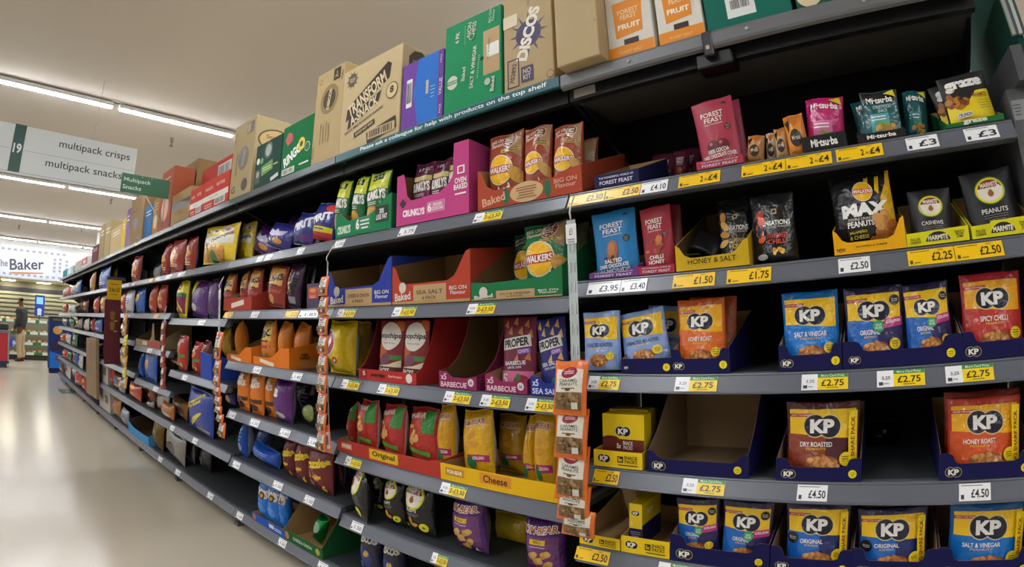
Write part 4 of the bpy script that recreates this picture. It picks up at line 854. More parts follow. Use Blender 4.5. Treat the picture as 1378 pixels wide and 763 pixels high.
def crg(p): p.text('CRUNKLYS', .17, .3, .25, .32, 'cfe0cf', 0, .05); p.rect(.38, .14, .66, .66, '2a7d55'); p.text('6', .43, .4, .06, .4, WH, 0, .03); p.lines(.56, .5, .16, 3, WH, .14, .05); p.rect(.74, .3, .96, .9, '1c2a22'); p.text('30%\nLESS FAT', .85, .6, .18, .4, WH, 0, .02)
tray('green cardboard tray of green snack bags on the second shelf', 452, 526, 300, B2, (453, 289), '1a7a4c', crg, [(0, 1), (.1, .95), (.25, .62), (.62, .66), (.8, .9), (.9, 1.2), (1, 1.3)], .3, .14, group='snack trays')
for i, (xl, xr, yt) in enumerate([(452, 475, 243), (475, 493, 239), (493, 522, 233)]):
    bag('crisp_bag', 'green snack bag with ridged crisps, %s of the three in the green tray' % ('leftmost', 'middle', 'rightmost')[i], 'pillow', xl, xr, 270, yt, B2+.006, .085, .08, '1d6a3c', crunklys('g'), 'green snack bags', 3, 3, cat='crisp bag')
bag('crisp_bag', 'brown bag in the shadow right of the green snack bags', 'pillow', 520, 530, 278, 258, B2, .16, .07, '8a5a3a', None, None, 0, 3)
# third row
def bktray(a, b, c, six='6 PACK'):
    def d(p): p.band(0, .46, 'b3966a', .3, .72, 2); p.text('Baked', .15, .2, .22, .2, 'd8d4cc', 4, .02); p.ell(.15, .42, .05, None, 'c9c4ba'); p.text(a, .51, .28, .34, .1, '5a4a3a', 0, .02); p.text(six, .51, .14, .18, .08, '5a4a3a', 0, .02); p.text('BIG ON\nFlavour', .86, .28, .2, .2, 'd8d4cc'); p.band(0, .07, 'a88a5a', 0, 1, 1)
    return d
BTP = [(0, 1), (.05, .9), (.11, .6), (.16, .5), (.74, .52), (.82, .62), (.9, .95), (.95, 1.15), (1, 1.2)]
tray('empty blue and kraft cardboard tray on the third shelf', 442, 527, 398, B3, (442, 366), '2b3c94', bktray('CHEESE & ONION', 0, 0), BTP, .3, .22, inner='8a6a44', group='empty crisp trays')
tray('empty red and kraft cardboard tray on the third shelf', 528, 633, 394, B3, (528, 359), 'b0402c', bktray('SEA SALT', 0, 0), BTP, .3, .22, inner='8a6a44', group='empty crisp trays')
tray('green and kraft cardboard tray with one green crisp bag left', 634, 757, 391, B3, (634, 381), '1f7042', bktray('SALT & VINEGAR', 0, 0), [(0, 1), (.1, .95), (.2, .9), (.8, 1), (.9, 1.25), (1, 1.5)], .3, .3, inner='7a5c3a', group='empty crisp trays')
bag('crisp_bag', 'green six pack crisp bag with a yellow disc leaning in its tray', 'pillow', 710, 768, 340, 290, B3+.004, .08, .1, '2c7a48', baked('a8301f'), None, -4, 3, cat='crisp bag')
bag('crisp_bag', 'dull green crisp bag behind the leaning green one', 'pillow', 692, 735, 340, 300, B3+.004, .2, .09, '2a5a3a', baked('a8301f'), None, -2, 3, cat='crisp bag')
bag('crisp_bag', 'brown and green crisp bag behind the clear strip', 'pillow', 765, 792, 340, 298, B3+.004, .12, .09, '5a5a40', None, None, 2, 3, cat='crisp bag')
# fourth row
def hula(p): p.ell(.24, .58, .3, .26, 'd8d0c8'); p.ell(.24, .58, .27, .23, '8c1f38'); p.poly([(.1, .6), (.2, .7), (.26, .58), (.18, .5)], 'e6d8d8'); p.poly([(.26, .62), (.36, .72), (.4, .6), (.32, .5)], 'e6d8d8'); p.ell(.3, .2, .14, .1, '4a6a2c'); p.ell(.55, .26, .08, None, 'c0392f'); p.text('4', .55, .26, .06, .06, WH)
bag('crisp_bag', 'big yellow multipack bag with a red blob logo beside the hanging orange strip', 'pillow', 443, 481, 470, 428, B4, .09, .13, 'e3c418', hula, 'yellow multipack bags', 1, 2, back='a7a9ab', cat='crisp bag')
bag('crisp_bag', 'yellow multipack bag with its grey edge turned out, second from the orange strip', 'pillow', 478, 498, 460, 428, B4, .26, .12, 'd9b816', None, 'yellow multipack bags', 3, 2, back='a7a9ab', cat='crisp bag')
def pop(p):
    p.ell(.2, .45, .22, .14, 'b5541f'); p.ell(.85, .9, .2, .1, 'b5541f'); p.ell(.5, .72, .42, .24, 'd9d4cb'); p.text('popchips', .5, .72, .84, .12, '1d1a1a', 0, .03); p.text('Popped not Fried', .5, .6, .5, .03, '4a4442'); p.rect(.5, .32, .97, .4, '3f7a35'); p.ell(.42, .32, .2, .11, '6d3f52', 0, 10); p.band(.04, .2, '4a1a1a'); p.poly([(.03, .2), (.97, .2), (.97, .32), (.6, .24)], 'cfc0a0'); p.text('5 PACKS', .35, .13, .6, .09, 'e6dcd0', 0, .03)
def poptray(p): p.rect(.03, .15, .16, .9, '8c1f24'); p.text('5', .1, .6, .05, .4, WH); p.text('popchips', .36, .5, .26, .45, '1d1a1a', 0, .04); p.text('barbeque', .66, .52, .22, .3, 'e6c0b4'); p.ell(.89, .5, .05, None, 'd9d4cb')
tray('red cardboard tray with two snack pouches side by side', 483, 560, 503, B4, (483, 496), 'b5302c', poptray, None, .3, .26, side=[(0, 0), (.1, .1), (.25, .5), (.35, 1), (1, 1)], inner='6a2024', group='snack trays')
for i, (xl, xr) in enumerate([(510, 543), (543, 582)]):
    bag('snack_pouch', 'dark red pouch with a white blob logo, %s of two in the red tray' % ('left', 'right')[i], 'pouch', xl, xr, 465, 432, B4+.004, .09+.0*i, .07, '7d1c22', pop, 'dark red pouches', 1, 3, film='pouch')
def prtray(t, c='e2c8d2'):
    def d(p): p.text('x5', .13, .68, .16, .36, c, 0, .02); p.text(t, .4, .24, .7, .3, c, 0, .02); p.ell(.86, .42, .075, None, 'd8ccd2'); p.text('66', .86, .42, .07, .2, '4a2a3a', 0, .02)
    return d
BQ = [(0, 1), (.22, .98), (.3, .78), (.38, .66), (.7, .64), (.86, .72), (1, .8)]
tray('empty plum barbecue tray with a tall curved side', 591, 641, 514, B4, (591, 499), '8a2a55', prtray('BARBECUE'), BQ, .34, .27, side=[(0, 0), (.15, .05), (.3, .25), (.42, .6), (.5, 1), (1, 1)], inner='6d5632', group='plum and blue trays')
tray('plum barbecue tray with one pouch in it', 653, 709, 519, B4, (653, 504), '8a2a55', prtray('BARBECUE'), BQ, .3, .12, group='plum and blue trays')
tray('blue sea salt cardboard tray behind the hanging orange packs', 714, 768, 525, B4, (714, 507), '24348a', prtray('SEA SALT', 'cfd4ea'), BQ, .3, .12, group='plum and blue trays')
def proper(t, bg, pink):
    def d(p):
        for (u, v, q) in ((.15, .9, 20), (.45, .93, -10), (.78, .9, 40), (.3, .8, 60), (.62, .8, 10), (.88, .76, -30), (.85, .45, 20), (.55, .42, 0)): p.poly([(u-.1, v-.03), (u+.06, v-.06), (u+.02, v+.07)], 'd2ac6a' if not pink else 'c07a3c')
        p.rect(.06, .56, .9, .72, 'd8d6d0', 8); p.text('PROPER', .48, .64, .74, .12, '1c1c22', 8, .04); p.rect(.55, .49, .9, .56, '8a5ab0', 8); p.text('CHIPS', .72, .525, .26, .045, 'd8c8e6', 8)
        p.text(t, .5, .36, .6, .055, 'dfe0ea', 4, .02); p.text('LENTIL CHIPS', .5, .3, .4, .03, 'dfe0ea', 4)
        if pink: p.band(.03, .25, 'c9688e'); p.text('5', .22, .14, .2, .14, WH, 0, .03); p.ell(.7, .12, .2, .08, '8c1f2c'); p.ell(.62, .14, .08, .08, '4a6a2c')
        else: p.poly([(.4, .03), (.97, .03), (.97, .2), (.6, .16)], '2f6f8a')
    return d
bag('snack_pouch', 'plum barbecue snack pouch half behind the blue one', 'pouch', 676, 722, 470, 424, B4+.004, .1, .07, '701d3c', proper('BARBECUE', '', True), None, 0, 3, film='pouch')
bag('snack_pouch', 'blue sea salt snack pouch tilted over the clear strip', 'pouch', 702, 762, 465, 420, B4+.004, .085, .07, '262a78', proper('SEA SALT', '', False), None, -7, 3, film='pouch')
# fifth row
def potray(c): return lambda p: (p.rect(.36, .14, .64, .9, 'd9b01c'), p.text(c, .5, .52, .22, .5, '3a3010', 0, .03), p.rect(.05, .35, .17, .8, 'd09a80'), p.text('POM-BEAR', .11, .57, .1, .25, 'f0e0d0', 0, .04))
tray('red cardboard tray holding four red snack bags in a row', 455, 592, 615, B5, (457, 591), 'b0382e', potray('Original'), [(0, 1), (.9, 1), (.95, 1.15), (1, 1.2)], .3, .09, group='long snack trays')
def pbr(p):
    p.rect(.7, .55, .97, .95, '3a8a3c'); p.text('POM-BEAR', .4, .84, .7, .1, 'e6c9c0', 4, .06); p.rect(.12, .62, .42, .68, 'd9b01c')
    for (u, v, q) in ((.4, .5, 40), (.32, .38, -20), (.52, .42, 10)): p.ell(u, v, .13, .05, 'd9a060', q); p.ell(u+.05, v+.05, .07, .05, 'd9a060', q)
    p.poly([(.1, .22), (.9, .14), (.9, .22), (.1, .3)], '5aa83c')
for i, (xl, xr, yt) in enumerate([(450, 479, 540), (481, 512, 541), (513, 548, 547), (549, 592, 551)]):
    bag('snack_bag', 'red multipack snack bag with a green corner, %s of the row of four' % ('first', 'second', 'third', 'last')[i], 'pillow', xl, xr, 575, yt, B5+.006, .115, .1, 'b8302c', pbr, 'red snack bags in a row', -3, 6, -10, back='d6d0c6')
tray('long yellow cardboard tray with a cheese label', 593, 757, 645, B5, (594, 623), 'e3b315', lambda p: (p.rect(.36, .3, .62, .92, 'd8902c'), p.text('Cheese', .49, .6, .2, .42, '3a2410', 0, .02), p.rect(.05, .35, .22, .8, 'b8862c'), p.text('POM-BEAR', .135, .57, .14, .25, 'f0e0c0', 0, .04)), [(0, 1), (1, 1)], .3, .06, group='long snack trays')
def pby(p):
    p.text('POM-BEAR', .48, .82, .84, .1, 'f2e6d0', 4, .09); p.text('POM-BEAR', .48, .82, .8, .08, 'b8622c', 4, .03)
    for (u, v, q) in ((.5, .62, 20), (.6, .5, -10), (.4, .5, 50)): p.ell(u, v, .13, .05, 'd2942c', q)
    p.rect(.35, .24, .95, .34, 'b02a6a'); p.ell(.45, .22, .17, .1, '2c7a4a', 0, 10); p.text('£20,000', .7, .29, .3, .05, WH, 0, .02)
for i, (xl, xr, yt, y, r, c) in enumerate([(597, 628, 548, .11, -2, 'd9a318'), (624, 668, 556, .1, -5, 'e0ac18'), (671, 708, 560, .22, -2, 'b88a18'), (708, 724, 560, .12, 0, 'cfa018'), (719, 750, 556, .1, -3, 'dba61c')]):  # the set-back bag has a darker yellow, shade put into its colour
    bag('snack_bag', 'yellow cheese snack bag, %s in the long yellow tray' % ('first from the left', 'second from the left and tilted', 'set back in the shadow behind', 'edge-on, fourth from the left', 'last, beside the hanging packs')[i], 'pillow', xl, xr, 600, yt, B5+.006, y, .09, c, pby, 'yellow snack bags in a row', r, 5, -6, back='cfcac0')
# sixth row and base
def marm(p):
    marmite_logo(p, .45, .78, .36); p.text('CRISPS', .42, .53, .42, .06, 'cfccc4', 0, .02); p.lines(.45, .47, .5, 3, '8a8782', .025, .007); p.ell(.4, .3, .14, .06, 'd89a2c', 70); p.ell(.5, .24, .14, .05, 'c9882a', 10); p.ell(.78, .2, .12, None, 'd6d31c'); p.text('6', .78, .2, .08, .06, '2a2a12', 0, .03); p.rect(.06, .16, .22, .2, '8ab02c')
for i, (xl, xr, yt, y, r, yw) in enumerate([(473, 508, 636, .06, 6, -30), (506, 524, 640, .17, 2, 0), (521, 549, 647, .1, -2, 0), (549, 587, 655, .1, -2, 0)]):
    bag('crisp_bag', 'black crisp multipack with an oval badge, %s' % ('leaning at the left end of the row', 'half hidden behind the leaning one', 'second from the right', 'rightmost of its row')[i], 'pillow', xl, xr, 690, yt, B6, y, .1, '1b1b1d', marm, 'black crisp multipacks', r, 2, yw, cat='crisp bag')
bag('snack_bag', 'purple snack bag with yellow top lying against the shelf edge, left of two purple ones', 'pillow', 614, 660, 715, 670, B6, .1, .12, '4f2468', pombear('6d3a72', 'BBQ', ''), 'purple snack bags', -5, 2, -8, back='6a5a78')
bag('snack_bag', 'purple snack bag beside the hanging orange packs, right of two purple ones', 'pillow', 711, 762, 740, 694, B6, .1, .12, '4f2468', pombear('6d3a72', 'BBQ', ''), 'purple snack bags', -2, 2, back='4f2468')
bag('snack_bag', 'yellow bag lying in the shadow between the two purple snack bags', 'pillow', 668, 716, 715, 692, B6, .27, .09, 'b89a1c', None, None, 0, 0)
def disb(p): p.text('DISCOS', .5, .78, .86, .14, 'd6d2c4', 5, .05); p.ell(.5, .4, .32, .2, '2a3a78', 0, 9); p.ell(.6, .5, .1, .06, 'c9a23a'); p.ell(.3, .25, .12, .08, '4a5a9a')
for i, (xl, xr, yt, y) in enumerate([(486, 514, 712, .1), (518, 546, 728, .1)]):
    bag('crisp_bag', 'navy bag with pale slanted lettering on the base shelf, %s of two' % ('left', 'right')[i], 'pillow', xl, xr, 745, yt, BZ, y, .11, '24263f', disb, 'navy bags on the base shelf', (2, -3)[i], 4, cat='crisp bag')
tray('deep kraft tray on the base shelf right of the navy bags', 545, 640, 760, BZ, .1, 'a5865c', None, [(0, .4), (.1, .6), (.3, 1), (1, 1)], .3, .2)
# tickets of the second bay
for a in [(448, 461, 1.658, 'w', '1.50'), (535, 557, 1.658, 'w', '3.75'), (636, 674, 1.658, 'wy', '2-£3.50'), (452, 476, 1.346, 'wy', '2-£3.50'), (527, 557, 1.346, 'wy', '2-£3.50'), (627, 664, 1.346, 'wy', '2-£3.50'),
          (458, 481, 1.037, 'wy', '2-£3.50'), (507, 535, 1.037, 'wy', '2-£3.50'), (596, 631, 1.037, 'wy', '2-£3.50'), (645, 684, 1.037, 'wy', '2-£3.50'), (706, 745, 1.037, 'wy', '2-£3.50'), (463, 484, .694, 'wy', '2-£3.50'), (591, 625, .694, 'wy', '2-£3.50'), (579, 600, .394, 'wy', '2-£3.50'), (471, 486, .394, 'w', '1.50')]: ticket(*a)
# ------------------------------------------------------------------ third bay
def cb(*a, **k): k.setdefault('cat', 'crisp bag'); return bag('crisp_bag', *a, **k)
def graf(p): p.band(.0, .22, 'b8262c', .03, .97); p.band(.2, .34, 'd8c81e', .03, .97); p.lines(.5, .28, .5, 1, '26307a', .05, .03); p.text('SPIRIT', .5, .55, .85, .22, 'dfe0e8', 16, .05); p.ell(.8, .85, .2, .1, 'c23a2c')
cb('blue bag with red top and a yellow stripe, left of the green snack tray', 'pillow', 419, 455, 305, 279, A2, .075, .1, '26307a', graf, None, 12, 6)
cb('blue and purple bag with silver slanted lettering on the second shelf', 'pillow', 393, 428, 312, 290, A2, .08, .1, '2b2f74', lambda p: (p.text('SPIRIT', .5, .55, .9, .3, 'c9ccd8', 18, .06), p.ell(.8, .2, .2, .1, '5a2a74')), None, 10, 10)
for i, (xl, xr, yt, y, c, r) in enumerate([(372, 402, 292, .22, '3a1c4c', 8), (356, 392, 308, .1, '2c2a78', 14), (338, 372, 316, .09, '4c2068', 18), (400, 432, 278, .24, '4a1a4a', 6)]):
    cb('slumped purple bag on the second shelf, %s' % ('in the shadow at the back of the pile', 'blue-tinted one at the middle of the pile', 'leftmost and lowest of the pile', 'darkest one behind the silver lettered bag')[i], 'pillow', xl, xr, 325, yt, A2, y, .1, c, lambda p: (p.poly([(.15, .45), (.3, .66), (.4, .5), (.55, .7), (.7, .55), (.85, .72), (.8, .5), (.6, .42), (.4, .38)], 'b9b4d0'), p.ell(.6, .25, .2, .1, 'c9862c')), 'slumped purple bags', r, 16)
def hulap(p):
    for k in range(3): p.ell(.2+.3*k, .82, .13, .07, 'd8d3c0'); p.ell(.2+.3*k, .83, .06, .03, 'c0392f')
    p.band(.48, .68, 'd9d5c4', .03, .97); p.text('hula hoops', .5, .58, .9, .13, '24442a', 10, .03); p.pile(.5, .28, .38, .14, ['d8962c', 'c97f22', 'e0b040'], 14, .08, 3); p.ell(.5, .1, .1, None, '2f7a3c'); p.ell(.75, .9, .1, .05, 'c3c3c0')
for i, (xl, xr, ym, yt, y, r) in enumerate([(273, 321, 325, 290, .09, 3), (321, 343, 328, 300, .17, 2), (340, 360, 325, 301, .28, 2)]):
    cb('yellow multipack crisp bag with a pale label band, %s' % ('biggest and frontmost', 'second, with its grey side showing', 'third and farthest back')[i], 'pillow', xl, xr, ym, yt, A2, y, .12, 'e2c21c', hulap, 'yellow crisp multipacks', r, 4, back='a3a4a2')
def nik(word, c2='d8b04a'):
    def d(p): p.band(.52, .94, c2, .08, .92); p.text(word, .5, .68, .86, .17, '1c1a18', 10, .06); p.lines(.5, .52, .6, 1, '1c1a18', .03, .03); p.band(.34, .42, 'a8453a', .1, .9, 4); p.pile(.4, .2, .2, .09, ['d89a4a', 'c9853a'], 5, .1, 4)
    return d
tray('red cardboard tray of maroon bags on the third shelf', 301, 338, 415, C3, (303, 402), 'a83a2a', lambda p: p.rect(.3, .3, .75, .7, 'd8cfc4', 6), None, .3, .2, group='snack trays')
for i, (xl, xr, yt, y, w_) in enumerate([(302, 321, 358, .1, 'NIK'), (320, 339, 354, .12, 'NIK'), (339, 360, 357, .09, 'NIK NAKS'), (360, 386, 358, .08, 'NIK NAKS')]):
    cb('maroon snack bag with black lettering, %s on the third shelf' % ('first from the left', 'second from the left', 'third from the left', 'last of the row')[i], 'pillow', xl, xr, 395, yt, C3+.006, y, .09, '8c2a22', nik(w_, 'cf9a4a'), 'maroon snack bags', (4, -6, 2, 5)[i], 3)
cb('dark purple bag with yellow specks right of the maroon bags', 'pillow', 384, 407, 385, 352, C3, .1, .09, '3a1c3c', lambda p: (p.pile(.4, .6, .3, .3, ['c9a22c', 'd8b84a'], 14, .05, 3), p.text('NIKNAKS', .75, .5, .6, .12, '1a1a14', 70, .04), p.rect(.45, .1, .85, .25, '8a8c90')), None, 6, 3)
snack_carton('dark purple box with an orange label on the third shelf', 413, 429, 400, 382, C3, .06, '3a1a4a', lambda p: (p.rect(.15, .4, .9, .85, 'c0483a'), p.ell(.5, .72, .25, .08, 'd8902c'), p.lines(.5, .5, .5, 2, 'e0c0b0', .06, .02)), .12)
cb('small silver bag above the dark purple box', 'pillow', 414, 426, 375, 362, C3, .22, .06, '6d6c72', None, None, 0, 0, film='foil', h=.24)
OT = [(0, .75), (.45, .75), (.55, .85), (.7, 1.4), (.8, 1.7), (1, 1.75)]
for i, (xl, xr, ym, py) in enumerate([(305, 338, 480, (306, 473)), (341, 389, 487, (342, 476))]):
    tray('orange cardboard tray with a stepped front, %s of two on the fourth shelf' % ('left', 'right')[i], xl, xr, ym, C4, py, 'd8741c', lambda p: p.rect(.2, .15, .6, .5, 'dccfbd', -6), OT, .32, .16, rh=lambda p: (p.text('NIK\nNAKS', .3, .6, .2, .3, '2a2a1a', 0, .04), p.lines(.35, .3, .4, 3, 'c9a06a', .1, .03)), group='orange trays')
for i, (xl, xr, yt, y, r) in enumerate([(311, 328, 432, .1, 0), (343, 370, 428, .09, -2), (370, 391, 434, .12, 6), (391, 415, 431, .16, 10)]):
    cb('orange snack bag, %s' % ('alone in the left orange tray', 'with big black lettering at the front of the right orange tray', 'plain side turned out, beside the lettered one', 'rounded one at the right end of its tray')[i], 'pillow', xl, xr, 460, yt, C4+.006, y, .1, 'd8802a', nik('NIK', 'd9b85a') if i == 1 else None, 'orange snack bags on the fourth shelf', r, 3)
cb('dull yellow bag behind the hanging strip at the left of the fourth shelf', 'pillow', 300, 314, 455, 425, C4, .2, .1, 'b8921c', None)
def chip(p): p.text('NIK\nNAKS', .5, .76, .8, .28, 'e6dccb', 4, .06); p.band(.26, .36, '5a2a14'); p.ell(.5, .16, .3, .08, '3a2418')
for i, (xl, xr, yt, y) in enumerate([(319, 338, 499, .09), (337, 357, 501, .09), (357, 373, 502, .12)]):
    cb('orange bag with white lettering and a brown stripe, %s on the fifth shelf' % ('left', 'middle', 'right')[i], 'pillow', xl, xr, 530, yt, C5, y, .09, 'd9761c', chip, 'orange bags on the fifth shelf', 0, 3)
cb('purple and silver bag right of the orange bags on the fifth shelf', 'pillow', 369, 396, 540, 510, C5, .09, .11, '5a2070', lambda p: (p.text('S', .3, .65, .4, .2, WH, 0, .08), p.ell(.5, .15, .3, .08, 'b9b9be')), None, 4, 3, back='8d8c92')
cb('black and purple bag at the back of the fifth shelf', 'pillow', 397, 428, 530, 508, C5, .24, .1, '2a1830', lambda p: p.lines(.5, .65, .7, 3, '8a7a92', .09, .04))
cb('black shiny bag fallen forward on the fifth shelf', 'pillow', 402, 436, 556, 541, C5, .12, .1, '1c1a1e', lambda p: p.ell(.5, .4, .25, .3, '6a7a2a'), None, 8, 20, film='foil')
cb('small blue bag behind the hanging packs on the fifth shelf', 'pillow', 306, 319, 540, 522, C5, .12, .08, '2a3470', lambda p: p.ell(.5, .4, .3, .3, 'b98a5a'))
BLU = '1f4fae'
def blu(p): p.lines(.5, .7, .6, 5, '7a9ad8', .1, .03); p.ell(.5, .3, .25, .12, '8aa2d0')
cb('blue and grey bag standing at the left of the sixth shelf', 'pillow', 308, 335, 585, 566, C6, .1, .11, BLU, blu, 'blue bags on the sixth shelf', 3, 4, back='a3a6aa')
cb('blue bag behind the fallen blue one on the sixth shelf', 'pillow', 337, 362, 590, 575, C6, .22, .1, '1f479a', blu, 'blue bags on the sixth shelf', 2, 4, back='a3a6aa')
cb('blue and silver bag fallen flat on the sixth shelf', 'pillow', 328, 379, 613, 602, C6, .13, .14, BLU, blu, 'blue bags on the sixth shelf', 6, 4, back='a3a6aa')
def fraz(p): p.text('Frazzles', .5, .62, .96, .2, 'e0c01c', 14, .06); p.pile(.4, .36, .25, .1, ['c07a4a', 'b0623a'], 5, .1, 2); p.rect(.4, .3, .75, .36, 'd8b01c', 10); p.ell(.8, .18, .1, None, '6a1c20'); p.text('6', .8, .12, .14, .14, 'e0c01c', 0, .04); p.ell(.3, .14, .12, .07, '6a6a64')
for i, (xl, xr, yt, y) in enumerate([(384, 400, 590, .12), (398, 419, 592, .1), (414, 449, 596, .09)]):
    cb('maroon multipack bag with yellow slanted lettering, %s of three' % ('left', 'middle', 'right')[i], 'pillow', xl, xr, 625, yt, C6, y, .1, '6a1c22', fraz, 'maroon multipacks on the sixth shelf', 4, 3)
for i, (xl, xr) in enumerate([(440, 463), (449, 474)]):
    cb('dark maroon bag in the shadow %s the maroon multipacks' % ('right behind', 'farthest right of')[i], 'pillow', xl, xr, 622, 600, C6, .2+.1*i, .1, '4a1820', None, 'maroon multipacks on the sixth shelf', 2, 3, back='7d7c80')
tray('blue cardboard tray of sky blue multipack bags on the base shelf', 339, 380, 690, BZ, .045, '1c54b0', lambda p: (p.rect(.55, .3, .7, .8, 'cfd8e6'), p.lines(.82, .6, .2, 2, 'cfd8e6', .25, .1), p.ell(.08, .5, .05, None, 'c86a4a')), None, .28, .06, group='base trays')
def sq(p): p.text('HOOPS', .5, .72, .96, .22, 'e6d8c0', -8, .06); p.ell(.66, .66, .18, None, '3a3a34'); p.ell(.66, .66, .1, None, 'c9882c'); p.ell(.5, .3, .35, .14, '3f86d8')
for i, (xl, xr, yt) in enumerate([(342, 358, 645), (357, 377, 650), (377, 387, 655)]):
    cb('sky blue multipack bag in the blue base tray, %s of three' % ('left', 'middle', 'right')[i], 'pillow', xl, xr, 670, yt, BZ+.006, .08, .08, '2a74cc', sq, 'sky blue multipacks', 0, 3)
tray('green cardboard tray with a steep kraft inside on the base shelf', 377, 431, 724, BZ, (379, 709), '1d5a30', lambda p: (p.text('CHEESE & ONION', .5, .5, .5, .3, 'c9d4c0', 0, .02), p.ell(.08, .5, .06, None, 'b0704a'), p.ell(.9, .5, .05, None, 'b0a03c')), [(0, 1), (1, 1)], .36, .27, side=[(0, 0), (.06, .1), (.5, 1), (1, 1)], inner='a58556', rh=lambda p: p.text('RINGOS', .6, 2.6, .5, 1.6, 'b9c8b4', 0, .04), group='base trays')
cb('crumpled green bag slipping down inside the green base tray', 'pillow', 418, 432, 712, 695, BZ+.008, .12, .08, '1f8a4a', lambda p: p.ell(.5, .5, .3, .2, '8fb89a'), None, 12, 20, film='foil')
# ------------------------------------------------------------------ fourth and fifth bays
def yq(p): p.band(.62, .97, 'd8cf22', .03, .97); p.band(.55, .66, '1f6a3a', .03, .97); p.band(.03, .55, '8a2a4a', .03, .97); p.ell(.5, .8, .2, .08, 'c0392f'); p.lines(.5, .81, .26, 2, WH, .025, .01); p.poly([(.35, .4), (.8, .12), (.85, .22), (.5, .45)], 'd8b83a'); p.ell(.3, .2, .15, .06, 'c9a23a', 30)
cb('yellow and maroon multipack with a green stripe on the third shelf', 'pillow', 224, 255, 400, 374, D3, .09, .12, 'd8cf22', yq, None, 2, 3, back='8a7a2a')
cb('yellow topped purple bag right of the yellow and maroon multipack', 'pillow', 255, 283, 402, 375, D3, .14, .12, '5a2a7a', lambda p: (p.poly([(.03, .97), (.5, .97), (.3, .6), (.03, .6)], 'd8cf22'), p.ell(.4, .25, .2, .1, 'c9c4d0')), None, 4, 3, back='84838a')
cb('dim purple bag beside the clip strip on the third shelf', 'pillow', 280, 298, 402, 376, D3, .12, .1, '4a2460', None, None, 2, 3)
def redb(p): p.band(.38, .46, '3f8a3c', .05, .95); p.ell(.45, .65, .2, .16, 'cfa04a', 60); p.ell(.46, .64, .1, .1, 'a8241f', 60); p.ell(.3, .18, .1, .07, 'd8b03a'); p.ell(.7, .16, .1, .07, 'd8b03a'); p.lines(.5, .86, .6, 2, 'e6c0b0', .05, .02)
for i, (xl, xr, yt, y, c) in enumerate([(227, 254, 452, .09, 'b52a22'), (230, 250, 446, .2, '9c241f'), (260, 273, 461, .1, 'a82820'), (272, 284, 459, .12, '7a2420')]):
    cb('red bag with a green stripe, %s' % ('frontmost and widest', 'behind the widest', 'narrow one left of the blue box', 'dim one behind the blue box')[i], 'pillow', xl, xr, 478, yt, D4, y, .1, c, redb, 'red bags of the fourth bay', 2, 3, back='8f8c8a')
tray('plain blue cardboard tray beside the hanging orange packs', 270, 284, 488, D4, (271, 473), '2748a8', None, [(0, 1), (1, .9)], .25, .12, inner='8f9ab8')
cb('bright blue bag with yellow lettering standing alone on the sixth shelf', 'pillow', 252, 289, 560, 528, D6, .1, .12, '1f3f9c', lambda p: (p.text('French\nFries', .45, .7, .7, .2, 'd8c02c', 20, .05), p.ell(.5, .3, .3, .06, 'd8c02c', 25), p.ell(.7, .1, .25, .06, 'a3a6aa')), None, 3, 3, back='9c9fa4')
for i, (xl, xr, yt, c, f) in enumerate([(211, 231, 530, '9c9a98', 'foil'), (213, 236, 543, 'a8652c', 'film'), (228, 254, 531, '8a5a34', 'film'), (200, 212, 540, '8e8c88', 'foil')]):
    cb('crumpled %s bag on the sixth shelf of the fifth bay' % ('silver', 'orange brown and silver', 'brown', 'small silver')[i], 'pillow', xl, xr, 555, yt, E6 if i == 3 else D6, (.14, .07, .12, .1)[i], .1, c, lambda p: p.ell(.6, .25, .3, .12, 'b9b8b4'), 'crumpled foil bags', (-4, 3, 8, 0)[i], 5, film=f)
for i, (xl, xr, yt, c) in enumerate([(206, 222, 569, '6a5524'), (222, 250, 583, '8f8e8c'), (251, 263, 592, '7d7c7a'), (268, 284, 602, '4a4846'), (226, 234, 576, '3a362c')]):
    cb('crumpled %s bag on the base shelf' % ('olive and gold', 'big silver', 'narrow silver', 'dark grey', 'black and gold')[i], 'pillow', xl, xr, 605, yt, BZ, (.08, .08, .14, .2, .14)[i], .1, c, lambda p: p.ell(.5, .4, .2, .2, '2a2822'), 'crumpled bags on the base shelf', (6, 8, 4, 6, 2)[i], 5, film='foil')
tray('sky blue cardboard tray with a round dark opening on the base shelf', 173, 199, 580, BZ, .1, '3f86b8', None, [(0, 1.2), (.12, 1), (.3, .8), (.8, .8), (1, .9)], .3, .2, inner='4a3a26')
rdb = lambda p: (p.pile(.5, .55, .3, .25, ['c98a2c', 'd8a84a'], 8, .1, 5), p.lines(.5, .25, .6, 2, 'e0c0a0', .06, .03))
for i, (xl, xr, ym, yt, y) in enumerate([(220, 230, 350, 327, .1), (229, 249, 345, 322, .09), (248, 266, 340, 321, .12), (177, 191, 362, 345, .1)]):
    cb('red and gold crisp bag on the second shelf, %s' % ('left of the group of three', 'middle of the group of three', 'right of the group of three', 'alone farther left')[i], 'pillow', xl, xr, ym, yt, A2, y, .1, '96281c', rdb, 'red and gold crisp bags', 4, 3, back='8d8a88')
cb('red bag lying on top of the group of three red and gold bags', 'pillow', 217, 250, 330, 320, A2, .2, .1, '8a241c', rdb, None, 2, 10, h=.3)
